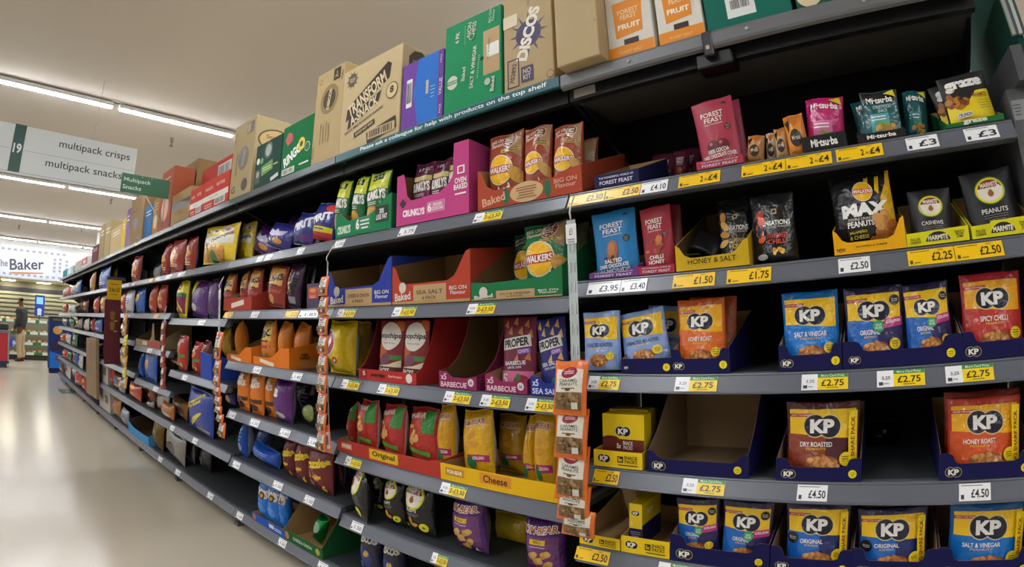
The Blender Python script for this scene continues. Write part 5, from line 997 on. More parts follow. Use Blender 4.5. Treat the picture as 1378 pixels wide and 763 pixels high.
for i, (xl, xr, yt, c) in enumerate([(169, 182, 389, 'b9bcc4'), (183, 197, 385, '2a62b8'), (197, 204, 388, '1f4a94'), (202, 213, 384, 'b0402c'), (213, 226, 381, 'a83a2c')]):
    cb('%s on the third shelf of the fifth bay' % ('white and blue bag', 'blue bag with yellow oval', 'dim blue bag', 'orange red bag, left of two', 'orange red bag, right of two')[i], 'pillow', xl, xr, 402, yt, E3, (.09, .09, .14, .1, .1)[i], .1, c, [lambda p: p.lines(.5, .6, .5, 3, '3a5a9c', .1, .05), lambda p: p.ell(.4, .6, .25, .16, 'd8b02c'), None, rdb, rdb][i], 'bags of the fifth bay', 2, 3)
tray('kraft cardboard tray with a red right corner on the fourth shelf', 183, 215, 466, E4, .06, '8f7a58', lambda p: (p.rect(.55, 0, 1, .95, 'a8453a'), p.rect(.3, .2, .5, .8, 'c9c0ae')), [(0, 1), (.6, 1), (.68, 1.6), (.72, 3.6), (.76, 3.6), (.8, 1.2), (1, 1.1)], .3, .24, inner='5a4426')
for i, (xl, xr) in enumerate([(179, 195), (194, 213)]):
    cb('blue bag with an orange picture on the fifth shelf, %s of two' % ('left', 'right')[i], 'pillow', xl, xr, 495, 474, E5, .09, .1, '1f58b4', lambda p: (p.ell(.45, .55, .18, .2, 'c98a3c', 0, 12), p.band(.86, .97, 'a9b4c0')), 'blue bags of the fifth bay', 0, 3)
for i, (xl, xr, c) in enumerate([(174, 192, 'c0402c'), (190, 203, '7a3a24'), (200, 212, '8a4a2c')]):
    cb('%s bag on the sixth shelf of the fifth bay' % ('red and yellow', 'dark brown', 'rusty brown')[i], 'pillow', xl, xr, 535, 518, E6, .09+.05*i, .1, c, lambda p: (p.ell(.45, .75, .25, .12, 'd8a82c'), p.ell(.45, .4, .25, .1, 'd8902c')), 'bags of the fifth bay', 2, 3)
# ------------------------------------------------------------------ far bays: every pack the photo shows there, a few pixels each
F = [zdeck(r) for r in ROW['F']]
FC = {'red': 'a82c22', 'gold': '9a6a2c', 'blue': '24529c', 'silver': '8f9094', 'yellow': 'c9a81c', 'brown': '6a4426', 'maroon': '5a1a20', 'green': '2f6a34', 'white': 'b4b4b2', 'tan': 'b08a52', 'purple': '4a2660', 'orange': 'c0662a'}
RNAME = ['second', 'third', 'fourth', 'fifth', 'sixth', 'base']
far = [  # colour, left, right, middle row, top row, shelf, depth
    ('gold', 118, 134, 372, 356, 0, .09), ('blue', 133, 149, 368, 352, 0, .1), ('brown', 149, 158, 366, 352, 0, .2), ('red', 84, 96, 396, 388, 0, .08), ('blue', 101, 110, 390, 378, 0, .1), ('silver', 95, 103, 394, 384, 0, .09), ('silver', 208, 217, 368, 356, 0, .25),
    ('red', 126, 135, 410, 400, 1, .09), ('gold', 135, 145, 410, 397, 1, .09), ('red', 84, 91, 418, 408, 1, .08), ('white', 92, 102, 420, 410, 1, .08), ('brown', 102, 113, 416, 404, 1, .2), ('maroon', 112, 120, 414, 400, 1, .15), ('red', 163, 172, 404, 388, 1, .1),
    ('blue', 127, 139, 440, 429, 2, .09), ('silver', 84, 91, 440, 428, 2, .08), ('green', 93, 101, 440, 428, 2, .08), ('white', 113, 121, 442, 430, 2, .07), ('red', 122, 128, 442, 424, 2, .12), ('purple', 164, 174, 440, 425, 2, .1), ('silver', 104, 112, 440, 430, 2, .1),
    ('red', 81, 89, 464, 450, 3, .07), ('white', 88, 96, 466, 450, 3, .07), ('green', 98, 105, 466, 448, 3, .09), ('silver', 130, 141, 478, 464, 3, .09), ('brown', 141, 150, 480, 466, 3, .12), ('yellow', 162, 172, 475, 464, 3, .1),
    ('red', 84, 92, 476, 470, 4, .07), ('green', 91, 97, 482, 474, 4, .08), ('blue', 98, 106, 486, 474, 4, .07), ('white', 106, 112, 490, 470, 4, .06), ('purple', 131, 139, 498, 489, 4, .33), ('red', 148, 155, 500, 488, 4, .12), ('brown', 152, 168, 515, 505, 4, .1), ('silver', 160, 170, 520, 510, 4, .07),
    ('brown', 80, 86, 494, 486, 5, .07), ('white', 88, 96, 500, 490, 5, .07), ('red', 100, 112, 510, 496, 5, .08), ('red', 111, 118, 520, 505, 5, .1), ('maroon', 142, 152, 545, 535, 5, .1), ('gold', 152, 164, 550, 538, 5, .1), ('silver', 163, 175, 560, 552, 5, .08)]
used = {}
for col, xl, xr, ym, yt, row, y in far:
    z = F[row] if row < 5 else BZ
    k = (col, row); used.setdefault(k, []).append(xl)
cnt = {}
for col, xl, xr, ym, yt, row, y in sorted(far, key=lambda q: q[1]):
    z = F[row] if row < 5 else BZ
    k = (col, row); n = len(used[k]); i = cnt.get(k, 0); cnt[k] = i+1
    where = '' if n == 1 else (', leftmost' if i == 0 else ', rightmost' if i == n-1 else ', middle one')
    r = random.Random(xl*7+row)
    c2 = r.choice(['d8b04a', 'e0dccb', 'c0392f', '2f6a9c'])
    cb('%s bag on the %s shelf far down the aisle%s' % (col, RNAME[row], where), 'pillow', xl, xr, ym, yt, z, y, .1, FC[col], lambda p: (p.ell(.5, .6, .25, .14, c2, 0, 12), p.lines(.5, .3, .6, 2, 'd8d0c0', .08, .04)), 'bags far down the aisle', r.uniform(-4, 5), 4, film='foil' if col == 'silver' else 'film')
# upright grey boxes and tan cracker cartons far down
for i, (xl, xr, ym, yt, z) in enumerate([(131, 145, 500, 488, F[4]), (134, 148, 540, 525, BZ)]):
    snack_carton('pale grey box with a dark label, %s far down the aisle' % ('on the sixth shelf', 'on the base shelf')[i], xl, xr, ym, yt, z, .05, 'a9a49c', lambda p: (p.rect(.55, .4, .85, .8, '5a5450'), p.lines(.3, .6, .3, 3, '6a645c', .1, .03)), .2)
for i, (pl, pr_, ptop, pbot) in enumerate([(116, 121.5, 455, 530), (121.5, 129, 455, 534)]):
    a, b = at(pl, 495, -.05), at(pr_, 495, -.05); z0 = at((pl+pr_)/2, pbot, -.05).z; z1 = at((pl+pr_)/2, ptop, -.05).z
    pk = Pack(); w = b.x-a.x; h = z1-max(z0, .02); pk.box(-w/2, w/2, 0, .044, 0, h, mat('8a7558', 'card')); pk.face(lambda u, v, e: ((u-.5)*w, -e, v*h), w, h, False, 'ink', .0006)
    pk.rect(.1, .6, .9, .95, '7c6354'); pk.lines(.5, .5, .7, 6, '67543c', .07, .02)
    o = thing('cardboard_display_strip', 'tall tan cardboard strip display hanging in front of the far shelves, %s half' % ('left', 'right')[i], 'hanging display', ((a.x+b.x)/2, -.05, max(z0, .02))); pk.build('card', o)
    b2 = MB(); b2.tube([(0, .02, h-.01), (0, .03, h+.05), (0, .046, h+.08)], .004, mat('b8b8b4', 'metal')); b2.build('hook', o)
for a in [(344, 352, 1.658, 'w', '1.50'), (355, 364, 1.658, 'w', '1.50'), (398, 407, 1.658, 'w', '2.25'), (300, 311, 1.348, 'y', '£2'), (336, 346, 1.348, 'w', '1.65'), (382, 399, 1.348, 'y', '£1.25'), (401, 427, 1.348, 'w', '1.85'), (339, 349, 1.038, 'w', '1.65'), (391, 404, 1.038, 'w', '1.45'), (307, 315, .731, 'w', '1.65'), (335, 347, .731, 'w', '1.50'), (375, 388, .731, 'w', '1.65'), (413, 426, .731, 'w', '1.60'),
          (312, 321, .422, 'w', '1.50'), (366, 378, .422, 'w', '1.50'), (408, 420, .422, 'w', '1.50'), (317, 325, .087, 'w', '1.60'), (373, 383, .087, 'w', '1.50'), (426, 438, .087, 'w', '1.60'), (278, 285, .087, 'w', '1.50'), (235, 241, .087, 'w', '1.50'), (238, 247, 1.658, 'w', '1.50'), (222, 229, 1.658, 'w', '1.50'), (265, 274, 1.294, 'w', '1.65'), (244, 250, .88, 'w', '1.50'), (228, 233, .436, 'w', '1.50'), (258, 264, .436, 'w', '1.50'), (206, 212, 1.335, 'y', '£1'),
          (197, 203, 1.025, 'w', '1.50'), (205, 211, .70, 'w', '1.50'), (212, 217, .087, 'w', '1.50'), (176, 181, 1.658, 'w', '1.50'), (200, 206, 1.658, 'y', '£2')]: ticket(*a)
# ------------------------------------------------------------------ clip strips and hanging packs
def clip_strip(label, px, pytop, pybot, y, wd=.03, yaw=0, lab=True):
    a, b = at(px, pytop, y), at(px, pybot, y); h = a.z-b.z
    t = thing('clip_strip', label, 'clip strip', (a.x, y, b.z), 'clip strips', (0, 0, math.radians(yaw)))
    m = MB(); m.box(-wd/2, wd/2, -.0006, .0006, 0, h, CLEAR)
    n = int(h/.06)
    for i in range(n):
        z = .02+i*.06
        for sx in (-.25, .25): m.box(sx*wd-.0015, sx*wd+.0015, -.003, -.0006, z, z+.03, mat('b4bcbc', 'plastic'))
    m.build('strip', t)
    m = MB(); m.tube([(0, .0, h-.004), (.004, -.008, h+.012), (0, -.004, h+.022), (-.004, -y*.4, h+.05), (0, -y-.006, h+.075)], .0025, mat('cfccc2', 'plastic')); m.build('hook', t)
    if lab:
        pk = Pack(); pk.box(-wd*.6, wd*.6, -.0016, -.0008, h-.07, h-.012, mat('e3e5e4', 'gloss')); pk.face(lambda u, v, e: ((u-.5)*wd*1.2, -.0016-e, h-.07+v*.058), wd*1.2, .058, False); pk.text('£1', .5, .6, .3, .35, '2a2a2a'); pk.lines(.5, .2, .7, 2, '8a8a8a', .12, .06); pk.build('price_label', t)
    return t
OR = 'd86a22'
def carm(p):
    p.band(.2, .84, 'd9d2c2', .1, .9); p.ell(.5, .78, .24, .1, '8c1f3a', 8); p.lines(.5, .8, .3, 2, 'e6c8cc', .035, .014); p.text('CARAMEL\nPEANUTS', .5, .6, .56, .12, '2e4a48', 0, .015); p.rect(.3, .48, .7, .5, '6a5a44'); p.ell(.5, .47, .08, .03, '6a4a2c')
    p.band(.1, .42, '7a5f40', .1, .9); p.pile(.5, .26, .36, .12, ['8f7048', '7d5f3c', 'a08258', '6d5233'], 40, .07, 6, .8); p.rect(.66, .12, .84, .24, 'c9c2b4')
def hang_packs(px, rows, y, w, labels, group, col=OR, design=carm, yaw=0, d=.03):
    for (p, t, b), lab in zip(rows, labels):
        A, B = at(p, t, y), at(p, b, y); h = A.z-B.z
        pk = bag_mesh('pillow', w, h, d, col, design, int(p+t), 'film', None, .6)
        o = pk.build('hanging_snack_pack', None, ((A.x+B.x)/2, y-.012, B.z), (math.radians(-9), 0, math.radians(yaw))); tag(o, lab, 'snack pack', group)
clip_strip('clear clip strip with a white price tag hanging between the two nearest bays', 768, 296, 700, -.03)
hang_packs(768, [(768, 485, 558), (769, 548, 616), (770, 600, 672), (773, 652, 699), (780, 686, 720)], -.062, .11, ['orange hanging pack of caramel peanuts, %s on the clear strip' % s for s in ('topmost', 'second from top', 'third from top', 'fourth from top', 'lowest')], 'orange packs on the nearest strip')
clip_strip('narrow clip strip at the second bay joint, seen edge-on', 441, 352, 600, -.03, .026, -22, False)
rows = [(437-.4*i, 372+26*i, 398+26*i) for i in range(9)]
hang_packs(436, rows, -.06, .085, ['orange pack seen edge-on, %s from the top of the second strip' % ORD[i] for i in range(9)], 'edge-on orange packs', OR, carm, -6, .02)
b = Pack(); w, h = .1, .12; b.face(lambda u, v, e: ((u-.5)*w, -e, v*h), w, h, False); b.box(-w/2, w/2, 0, .001, 0, h, mat('d8622a', 'film')); b.rect(.2, .15, .8, .75, 'cfc6bc'); b.barcode(.25, .2, .75, .7, True, 'cfc6bc')
p = at(444, 600, -.07); tag(b.build('hanging_barcode_pack', None, (p.x, -.075, p.z-.03), (0, math.radians(-14), math.radians(-20))), 'orange pack turned to its barcode back at the bottom of the second strip', 'snack pack')
clip_strip('clear clip strip with a small tag at the third bay joint', 296, 388, 575, -.03, .03, 0)
hang_packs(295, [(294, 446, 483), (294, 483, 504), (293, 504, 519), (294, 519, 532), (295, 532, 545), (296, 545, 556), (298, 556, 568), (300, 568, 588)], -.05, .1, ['orange nut pack on the third strip, %s from the top' % ORD[i] for i in range(8)], 'orange packs on the third strip')
def strip_far(label, px, y0, y1, n, cols, yaw, w, grp, nm):
    clip_strip(label, px+1, y0-8, y1, -.02, .025, yaw, False); s = (y1-y0)/n
    for i in range(n):
        hang_packs(px, [(px-(i % 2), y0+s*i, y0+s*(i+1)+2)], -.05, w, ['%s pack on the %s, %s from the top' % (cols[i % len(cols)][1], nm, ORD[i])], grp, cols[i % len(cols)][0], lambda p: (p.ell(.5, .5, .3, .2, 'd8c9a8', 0, 10), p.lines(.5, .75, .5, 1, 'e6dcc8', .1, .05)), yaw, .03)
strip_far('clip strip of dark red packs at the fourth bay joint', 221, 432, 522, 6, [('6a1c22', 'dark red'), ('8a2a24', 'rusty red')], 10, .08, 'dark red hanging packs', 'fourth strip')
strip_far('clip strip of tan and yellow packs at the fifth bay joint', 169, 422, 520, 7, [('b8823c', 'tan'), ('b8823c', 'tan'), ('d0c41c', 'yellow')], 5, .12, 'tan and yellow hanging packs', 'fifth strip')
# yellow price flag on its arm with a maroon board below, sticking out into the aisle
X6 = -6.75
def flag_at(px, py, x): d = ray(px, py); return CAMP+d*((x-CAMP.x)/d.x)
a, b_ = flag_at(145, 376, X6), flag_at(163, 404, X6)
t = thing('price_flag', 'yellow multibuy price flag with a maroon board hanging below it', 'price flag', (X6, 0, 0))
w, h = b_.y-a.y, a.z-b_.z
pk = Pack(); pk.box(-.001, .001, a.y, b_.y, b_.z, a.z, mat('e0b010', 'gloss')); pk.face(lambda u, v, e: (.001+e, a.y+u*w, b_.z+v*h), w, h, False); pk.text('2 for £3', .5, .5, .7, .22, '3a2a08', 0, .02); pk.lines(.5, .78, .6, 1, '6a5410', .1, .03); pk.lines(.5, .25, .4, 1, '6a5410', .1, .03); pk.build('price_card', t)
zb = flag_at(152, 490, X6).z
pk = Pack(); pk.box(-.002, .0, a.y-.02, b_.y, zb, b_.z, mat('5a1a24', 'gloss')); hb = b_.z-zb; pk.face(lambda u, v, e: (e, a.y-.02+u*(w+.02), zb+v*hb), w+.02, hb, False)
for v in (.62, .78): pk.ell(.5, v, .16, None, '8a6a2c'); pk.ell(.5, v-.06, .14, None, '8a6a2c'); pk.rect(.6, v-.12, .8, v-.1, 'b89a5a')
pk.build('maroon_board', t)
m = MB(); m.box(-.006, .006, a.y-.01, .0, a.z, a.z+.03, mat('4a4c50', 'metal')); m.build('arm', t)
# ------------------------------------------------------------------ hanging aisle sign and green flag
XS = -7.0
c00, c11 = flag_at(0, 238, XS), flag_at(180, 193, XS); yb = flag_at(178, 255, XS).y; zb = flag_at(90, 246, XS).z; zt = flag_at(90, 181, XS).z; ya = -2.6
t = thing('aisle_sign', 'long white hanging aisle sign reading multipack crisps and multipack snacks', 'sign', (XS, 0, 0))
m = MB(); m.box(-.03, 0, ya, yb, zb, zt, mat('d3dad9', 'gloss'), .003); ym = flag_at(16, 200, XS).y
for yy0, yy1 in ((ya+.01, ym-.03), (flag_at(32, 200, XS).y+.005, yb-.02)): m.box(-.0005, .0012, yy0, yy1, (zb+zt)/2-.002, (zb+zt)/2+.002, mat('9aa3a2'))
m.box(-.0005, .0012, ya, yb, zb+.022, zb+.026, mat('7d8685')); m.build('board', t)
y0, y1 = flag_at(15, 200, XS).y, flag_at(31, 200, XS).y
pk = Pack(); pk.box(0, .004, y0, y1, zb+.024, zt+.005, mat('12463c', 'gloss')); hh = zt-zb; pk.face(lambda u, v, e: (.004+e, y0+u*(y1-y0), zb+v*hh), y1-y0, hh, False); pk.text('19', .5, .52, .72, .2, 'e6ecea', 0, .03); pk.build('number_panel', t)
pk = Pack(); yl = y1; pk.face(lambda u, v, e: (e+.0004, yl+u*(yb-yl), zb+v*hh), yb-yl, hh, False); pk.text('multipack crisps', .62, .76, .64, .2, '3c4446', 0, .005); pk.build('upper_lettering', t)
pk = Pack(); pk.face(lambda u, v, e: (e+.0004, yl+u*(yb-yl), zb+v*hh), yb-yl, hh, False); pk.text('multipack snacks', .55, .32, .68, .2, '3c4446', 0, .005); pk.build('lower_lettering', t)
for yy in (ya+.3, -.5):
    m = MB(); m.tube([(-.015, yy, zt), (-.015, yy, HC-.002)], .003, mat('a8a8a4', 'metal')); m.build('hanging_wire', t)
XG = -5.22
a, b_ = flag_at(163, 233, XG), flag_at(227, 268, XG); a2, b2 = flag_at(228, 242, XG), flag_at(163, 258, XG)
t = thing('shelf_flag_sign', 'small dark green flag sign reading Multipack Snacks above the top shelf', 'sign', (XG, 0, 0))
yA, yB, zA, zB = (a.y+b2.y)/2, (a2.y+b_.y)/2, (b2.z+b_.z)/2, (a.z+a2.z)/2; w, h = yB-yA, zB-zA
pk = Pack(); pk.box(-.004, 0, yA, yB, zA, zB, mat('0f5a32', 'gloss'), .001); pk.face(lambda u, v, e: (e, yA+u*w, zA+v*h), w, h, False, 'ink', .0006); pk.text('Multipack', .33, .66, .56, .27, 'c9d4c4', 0, .01); pk.text('Snacks', .23, .3, .38, .22, 'c9d4c4', 0, .01)
for u in (.42, .62): pk.ell(u, .92, .01, None, 'b8c4b4', 0, 8)
pk.build('board', t)
m = MB(); m.tube([(-.008, yB-.03, zA+.02), (-.008, yB-.03, 2.103)], .006, mat('b8b8b4', 'metal')); m.tube([(-.008, yB-.22, zA+.02), (-.008, yB-.03, 2.13)], .004, mat('d0d0cc', 'metal')); m.build('stand', t)
# ------------------------------------------------------------------ end of the aisle: bakery, display unit, counter, shopper
XB = -19.4
# fascia with the brush lettering
t = thing('bakery_fascia', 'white lit bakery fascia reading The Baker with grey tile marks', 'sign', (XB, 0, 0))
zf0, zf1 = 2.36, 3.27
FASC = emit('lit_fascia', 'c4c8d4', .08)
pk = Pack(); pk.box(-.2, 0, -4.5, 3.2, zf0, zf1, mat('d6d8dc', 'gloss')); pk.box(0, .004, -4.45, .62, zf0+.02, zf1-.02, FASC); pk.box(0, .004, .66, 1.5, zf0+.02, zf1-.02, FASC)
wf, hf = 3.0, zf1-zf0
pk.face(lambda u, v, e: (.004+e, -2.4+u*wf, zf0+v*hf), wf, hf, False, 'ink', .002)
pk.text('The', .37, .42, .12, .22, '5a5d66', 6, .01); pk.text('Baker', .63, .46, .36, .36, '4d5058', 6, .015); pk.poly([(.45, .16), (.8, .24), (.82, .2), (.5, .1)], 'c98a4a')
pk.face(lambda u, v, e: (.004+e, -2.4+u*3.9, zf0+v*hf), 3.9, hf, False, 'ink', .002)
for i in range(16): pk.rect(.02+.05*i, .86, .045+.05*i, .93, '9aa0ac'); pk.rect(.045+.05*i, .07, .07+.05*i, .14, '9aa0ac')
for v in (.3, .42, .55, .68): pk.rect(.745, v, .765, v+.08, '9aa0ac'); pk.rect(.8, v-.04, .82, v+.04, '9aa0ac'); pk.rect(.7, v-.02, .72, v+.06, '9aa0ac')
pk.build('board', t)
for yy in (-4.2, 1.7):
    m = MB(); m.box(-.16, -.06, yy, yy+.08, zf1, HC-.002, mat('c9c9c6', 'metal')); m.build('hanger', t)
# canopy soffit with lights under the fascia, back panel of slats, shelving with bread
t = thing('bakery_counter_back', 'dark olive slatted bakery back wall under the fascia', 'bakery wall', (XB-.9, 0, 0))
m = MB(); m.box(-.05, 0, -4.5, 3.2, 0, 2.36, mat('6d6a58', 'matte'))
for i in range(7): m.box(0, .03, -4.5, 3.2, 1.12+i*.13, 1.2+i*.13, mat('8b8c76', 'plastic'))
m.box(0, .035, -4.5, 3.2, 1.98, 2.12, mat('24242a', 'gloss')); m.box(0, .7, -4.5, 3.2, 2.3, 2.35, mat('cbc4a4', 'matte')); m.build('slat_panel', t)
for i, yy in enumerate((-2.2, -1.25, -.1, 1.0)):
    m = MB(); m.box(.25, .5, yy, yy+.42, 2.285, 2.299, emit('lit_panel_%d' % i, 'fff6da', 16)); m.build('downlight', t)
XK = -18.85
t = thing('bakery_shelving', 'long bakery shelving with green and white ticket rails', 'shelving', (XK, 0, 0))
for i, (z, dp) in enumerate([(.16, .0), (.44, .08), (.74, .16), (1.08, .24)]):
    m = MB(); m.box(-.75, -dp, -4.2, .9, z, z+.03, mat('5b5a50', 'metal')); sh = m.build('shelf', t)
    m = MB(); m.box(-dp, -dp+.012, -4.2, .9, z-.02, z+.075, mat('1f6a3c', 'plastic')); r = random.Random(i)
    yy = -4.1
    while yy < .8: m.box(-dp+.012, -dp+.014, yy, yy+.24, z-.01, z+.07, mat('d0d4cc')); yy += r.choice([.3, .5, .36])
    m.build('ticket_rail', sh)
m = MB(); m.box(-.78, -.02, -4.25, .95, 0, .12, mat('3d3a34', 'matte')); m.build('plinth', t)
for yy in (-4.22, -1.9, .9):
    m = MB(); m.box(-.75, -.7, yy, yy+.03, .12, 1.5, mat('6a675a', 'metal')); m.build('upright', t)
r = random.Random(11); LOAF = ['c98f4a', 'd8a866', 'b87a38', 'dcb98a']; n = 0
for si, (z, dp) in enumerate([(.19, .0), (.47, .08), (.77, .16), (1.11, .24)]):
    for j in range(17):
        yy = -2.0+j*.165+r.uniform(-.006, .006); L = r.uniform(.13, .148); hgt = r.uniform(.07, .11)
        m = MB(); c = mat(LOAF[(j+si) % 4], 'matte'); vs = []; fs = []
        for a in range(9):
            ta = a/8; rr = math.sin(math.pi*ta)**.45 if 0 < ta < 1 else .05
            for b in range(10):
                tb = 2*math.pi*b/10; vs.append((-.28*ta-.03, L/2*rr*math.cos(tb), max(0, hgt*(.45+.55*math.sin(tb))*rr)))
        for a in range(8):
            for b in range(10): fs.append((a*10+b, a*10+(b+1) % 10, (a+1)*10+(b+1) % 10, (a+1)*10+b))
        fs += [list(range(10)), list(range(80, 90))]
        m.add(vs, fs, c, True); n += 1
        if j in (12, 13) and si == 3: continue
        tag(m.build('bread_loaf', None, (XK-dp-.02, yy, z+.002)), 'golden bread loaf on the %s bakery shelf, %s from the left' % (('lowest', 'second', 'third', 'top')[si], (ORD+['fifteenth', 'sixteenth', 'seventeenth'])[j]), 'bread', 'bread loaves on the bakery shelves')
t = thing('information_screen', 'small blue information screen standing on the top bakery shelf', 'screen', (XK-.3, flag_at(53, 420, XK-.3).y, 1.1115))
m = MB(); m.box(-.01, .01, -.06, .06, 0, .02, mat('20242c', 'plastic')); m.box(-.008, .008, -.012, .012, .02, .2, mat('20242c', 'plastic')); m.build('stand', t)
m = MB(); m.box(-.02, .0, -.15, .15, .16, .78, mat('1c3f9c', 'gloss'), .005); m.build('panel', t)
m = MB(); m.box(.0, .003, -.1, .1, .52, .72, emit('lit_screen', '5f92e8', .5)); m.build('screen', t)
pk = Pack(); pk.face(lambda u, v, e: (e, -.15+u*.3, .16+v*.3), .3, .3, False, 'ink', .001); pk.ell(.5, .6, .25, .2, 'c9d6ee', 0, 8); pk.rect(.3, .1, .7, .5, 'c9d6ee'); pk.build('printed_card', t)
# blue cardboard display unit at the end of the shelving
fx = -14.85
y0, y1 = flag_at(66, 470, fx).y, flag_at(84, 470, fx).y+.25
t = thing('display_unit', 'dark blue cardboard display unit standing at the end of the shelving', 'display unit', (fx, 0, 0))
m = Pack(); m.box(-.4, 0, y0, y1, .1, 1.3, mat('1c2a5c', 'card')); m.face(lambda u, v, e: (e, y0+u*(y1-y0), .1+v*1.2), y1-y0, 1.2, False, 'ink', .001)
m.rect(.02, .9, .98, .985, '2a2a30'); m.lines(.4, .95, .5, 2, '6d6a4a', .02, .01); m.ell(.35, .74, .2, .08, 'b8863c', 0, 12); m.poly([(.02, .02), (.98, .02), (.98, .2), (.02, .34)], '1f62b4'); m.ell(.4, .45, .3, .1, '2a2436', 20, 14); m.ell(.5, .2, .25, .06, '5a3a2c', -10, 12); m.build('body', t)
m = MB(); m.box(-.38, -.02, y0+.02, y1-.02, 0, .1, mat('182448', 'card')); m.build('base', t)
# red counter at the left edge
p0 = flag_at(12, 490, -16.0)
t = thing('serving_counter', 'red fronted counter with a grey top at the left edge of the photo', 'counter', (-16.0, 0, 0))
m = MB(); m.box(-.6, 0, -3.4, p0.y-.03, .16, .83, mat('a8202c', 'gloss'), .004); m.build('red_front', t)
m = MB(); m.box(-.58, -.02, -3.38, p0.y-.06, 0, .1, mat('20283c', 'plastic')); m.box(-.6, .01, -3.42, p0.y, .1, .16, mat('1c2c54', 'plastic'), .004); m.build('plinth', t)
m = MB(); m.box(-.62, .012, -3.42, p0.y-.0, .83, .9, mat('6b6d70', 'metal'), .004); m.box(-.6, 0, p0.y-.03, p0.y, .16, .83, mat('8d8f90', 'metal')); m.build('worktop', t)
m = MB(); m.box(-.5, -.1, -3.2, p0.y-.02, .9, 1.04, mat('1f2022', 'gloss'), .02); m.build('heated_tray', t)
# the shopper: one continuous skinned body, clothes and hair as children
def skin(name, verts, edges, radii, m, parent, sub=2):
    me = bpy.data.meshes.new(name); me.from_pydata(verts, edges, []); o = bpy.data.objects.new(name, me); COL.objects.link(o); o.parent = parent
    md = o.modifiers.new('skin', 'SKIN'); md.use_smooth_shade = True
    for i, rr in enumerate(radii): me.skin_vertices[0].data[i].radius = (rr if isinstance(rr, tuple) else (rr, rr)); me.skin_vertices[0].data[i].use_root = i == 0
    sb = o.modifiers.new('sub', 'SUBSURF'); sb.levels = sub; sb.render_levels = sub; me.materials.append(m); return o
px = flag_at(28, 485, -18.2)
pt = thing('person', 'person in a dark jacket and beige trousers looking down at the bakery shelves', 'person', (-18.2, px.y, 0), None, (0, 0, math.radians(150)))
SK = mat('6a4632', 'matte')
# local axes: faces +y, x to the person's right
V = [(0, 0, .92), (0, .0, 1.1), (0, .01, 1.3), (0, 0, 1.42), (0, .03, 1.52), (0, .05, 1.62), (0, .055, 1.7), (0, .02, 1.74)]
E_ = [(i, i+1) for i in range(7)]; Rr = [(.14, .1), (.13, .1), (.16, .11), (.1, .09), .052, (.07, .085), (.075, .09), (.05, .06)]
for sx in (-1, 1):
    b0 = len(V); V += [(sx*.1, 0, .86), (sx*.11, .03, .48), (sx*.11, -.02, .1), (sx*.115, .1, .035)]; Rr += [(.085, .09), (.058, .06), (.04, .042), (.035, .03)]; E_ += [(0, b0), (b0, b0+1), (b0+1, b0+2), (b0+2, b0+3)]
    b0 = len(V); V += [(sx*.2, 0, 1.4), (sx*.24, -.02, 1.12)]; Rr += [.055, .043]; E_ += [(3, b0), (b0, b0+1)]
    hand = (sx*.24, .1, .88) if sx < 0 else (sx*.2, .2, 1.02)
    V += [hand, (hand[0], hand[1]+.03, hand[2]-.07)]; Rr += [.03, (.022, .036)]; E_ += [(b0+1, b0+2), (b0+2, b0+3)]
    h0 = b0+3
    for k in range(5):
        q = len(V); dx = (k-2)*.016; V += [(hand[0]+dx*.6, hand[1]+.05+dx*.2, hand[2]-.11+abs(k-2)*.006), (hand[0]+dx*.6, hand[1]+.055, hand[2]-.14+abs(k-2)*.008)]; Rr += [.009, .008]; E_ += [(h0, q), (q, q+1)]
skin('body', V, E_, Rr, SK, pt)
JK = mat('262c2a', 'cloth'); TR = mat('b09a78', 'cloth'); SH = mat('4a2c1c', 'matte')
V = [(0, 0, .84), (0, 0, 1.1), (0, .01, 1.3), (0, .0, 1.43), (0, .02, 1.48)]; E_ = [(i, i+1) for i in range(4)]; Rr = [(.19, .15), (.18, .145), (.2, .145), (.13, .115), (.075, .08)]
for sx in (-1, 1):
    b0 = len(V); hand = (sx*.24, .1, .9) if sx < 0 else (sx*.2, .2, 1.04); V += [(sx*.2, 0, 1.4), (sx*.245, -.02, 1.12), hand]; Rr += [.08, .068, .05]; E_ += [(3, b0), (b0, b0+1), (b0+1, b0+2)]
skin('jacket', V, E_, Rr, JK, pt)
V = [(0, 0, .92), (0, 0, .86)]; E_ = [(0, 1)]; Rr = [(.15, .12), (.15, .12)]
for sx in (-1, 1):
    b0 = len(V); V += [(sx*.1, 0, .78), (sx*.11, .03, .48), (sx*.11, -.02, .09)]; Rr += [.1, .08, .07]; E_ += [(1, b0), (b0, b0+1), (b0+1, b0+2)]
skin('trousers', V, E_, Rr, TR, pt)
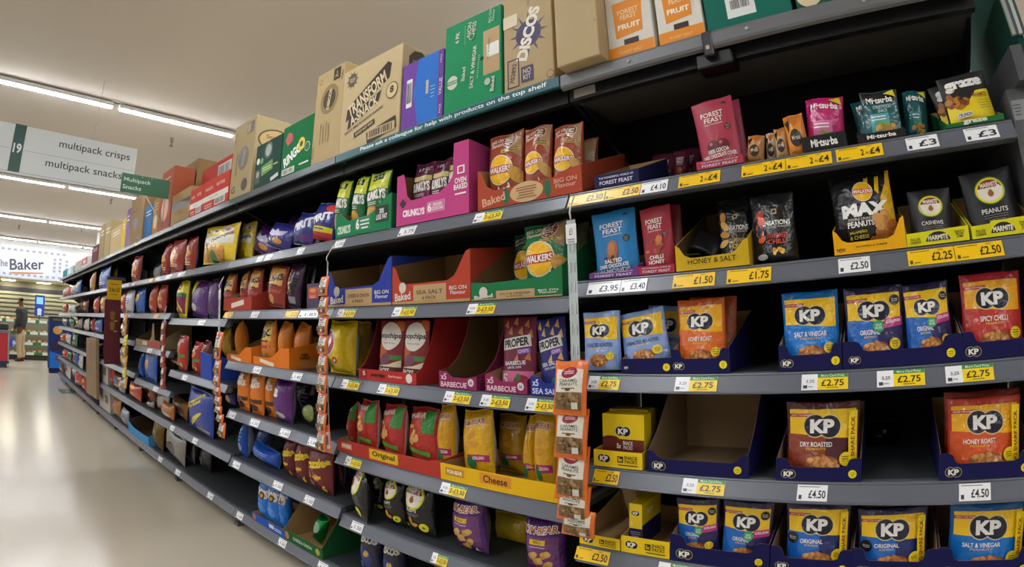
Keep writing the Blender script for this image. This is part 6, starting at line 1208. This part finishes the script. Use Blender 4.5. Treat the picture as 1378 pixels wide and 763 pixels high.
for sx in (-1, 1): skin('shoe', [(sx*.11, -.05, .05), (sx*.112, .05, .045), (sx*.115, .15, .04)], [(0, 1), (1, 2)], [(.045, .045), (.045, .04), (.04, .03)], SH, pt)
skin('hair', [(0, .01, 1.64), (0, .025, 1.7), (0, .05, 1.725)], [(0, 1), (1, 2)], [(.07, .06), (.082, .075), (.07, .06)], mat('171412', 'matte'), pt)
m = MB()
for sx in (-.03, .03):
    m.tube([(sx-.03, .13, 1.655), (sx, .135, 1.655), (sx+.03, .13, 1.655)][1:2]+[(sx, .142, 1.655)], .011, mat('f0ece4'), 8)
m.tube([(0, .14, 1.64), (0, .165, 1.61), (0, .15, 1.6)], [.008, .014, .01], SK, 6); m.tube([(-.02, .142, 1.575), (.02, .142, 1.575)], .006, mat('5a2f28'), 6); m.build('face', pt)
hp = Vector((-.24, .15, .725))
t = thing('shopping_bag', 'small blue and white carrier bag hanging from the hand of the person', 'bag', (0, 0, 0))
t.matrix_world = Matrix.Translation((-18.2, px.y, 0)) @ Matrix.Rotation(math.radians(150), 4, 'Z') @ Matrix.Translation(hp)
m = bag_mesh('pillow', .24, .3, .1, '2c4cb8', lambda p: (p.ell(.5, .5, .3, .25, 'c9d2ea'), p.lines(.5, .2, .5, 2, 'c9d2ea', .06, .03)), 9); o = m.build('carrier', t); o.location = (0, 0, -.36)
m = MB(); m.tube([(-.05, 0, -.07), (-.02, 0, .0), (.02, 0, .0), (.05, 0, -.07)], .006, mat('2c4cb8', 'film')); m.build('handle', t)
# green floor decal
p0, p1 = CAMP+ray(82, 526)*(CAMP.z/-ray(82, 526).z), CAMP+ray(101, 527)*(CAMP.z/-ray(101, 527).z)
pk = Pack(); L = .62; pk.box(-L/2, L/2, -.14, .14, 0, .0015, mat('20503c', 'gloss')); pk.face(lambda u, v, e: ((u-.5)*L, (v-.5)*.28, .0015+e), L, .28, False, 'ink', .0006); pk.lines(.5, .65, .7, 3, 'a9b8a8', .2, .06)
tag(pk.build('floor_sticker', None, ((p0.x+p1.x)/2, (p0.y+p1.y)/2-.02, .0005)), 'dark green rectangular sticker on the floor beside the far shelves', 'floor sticker')
flush_tickets()
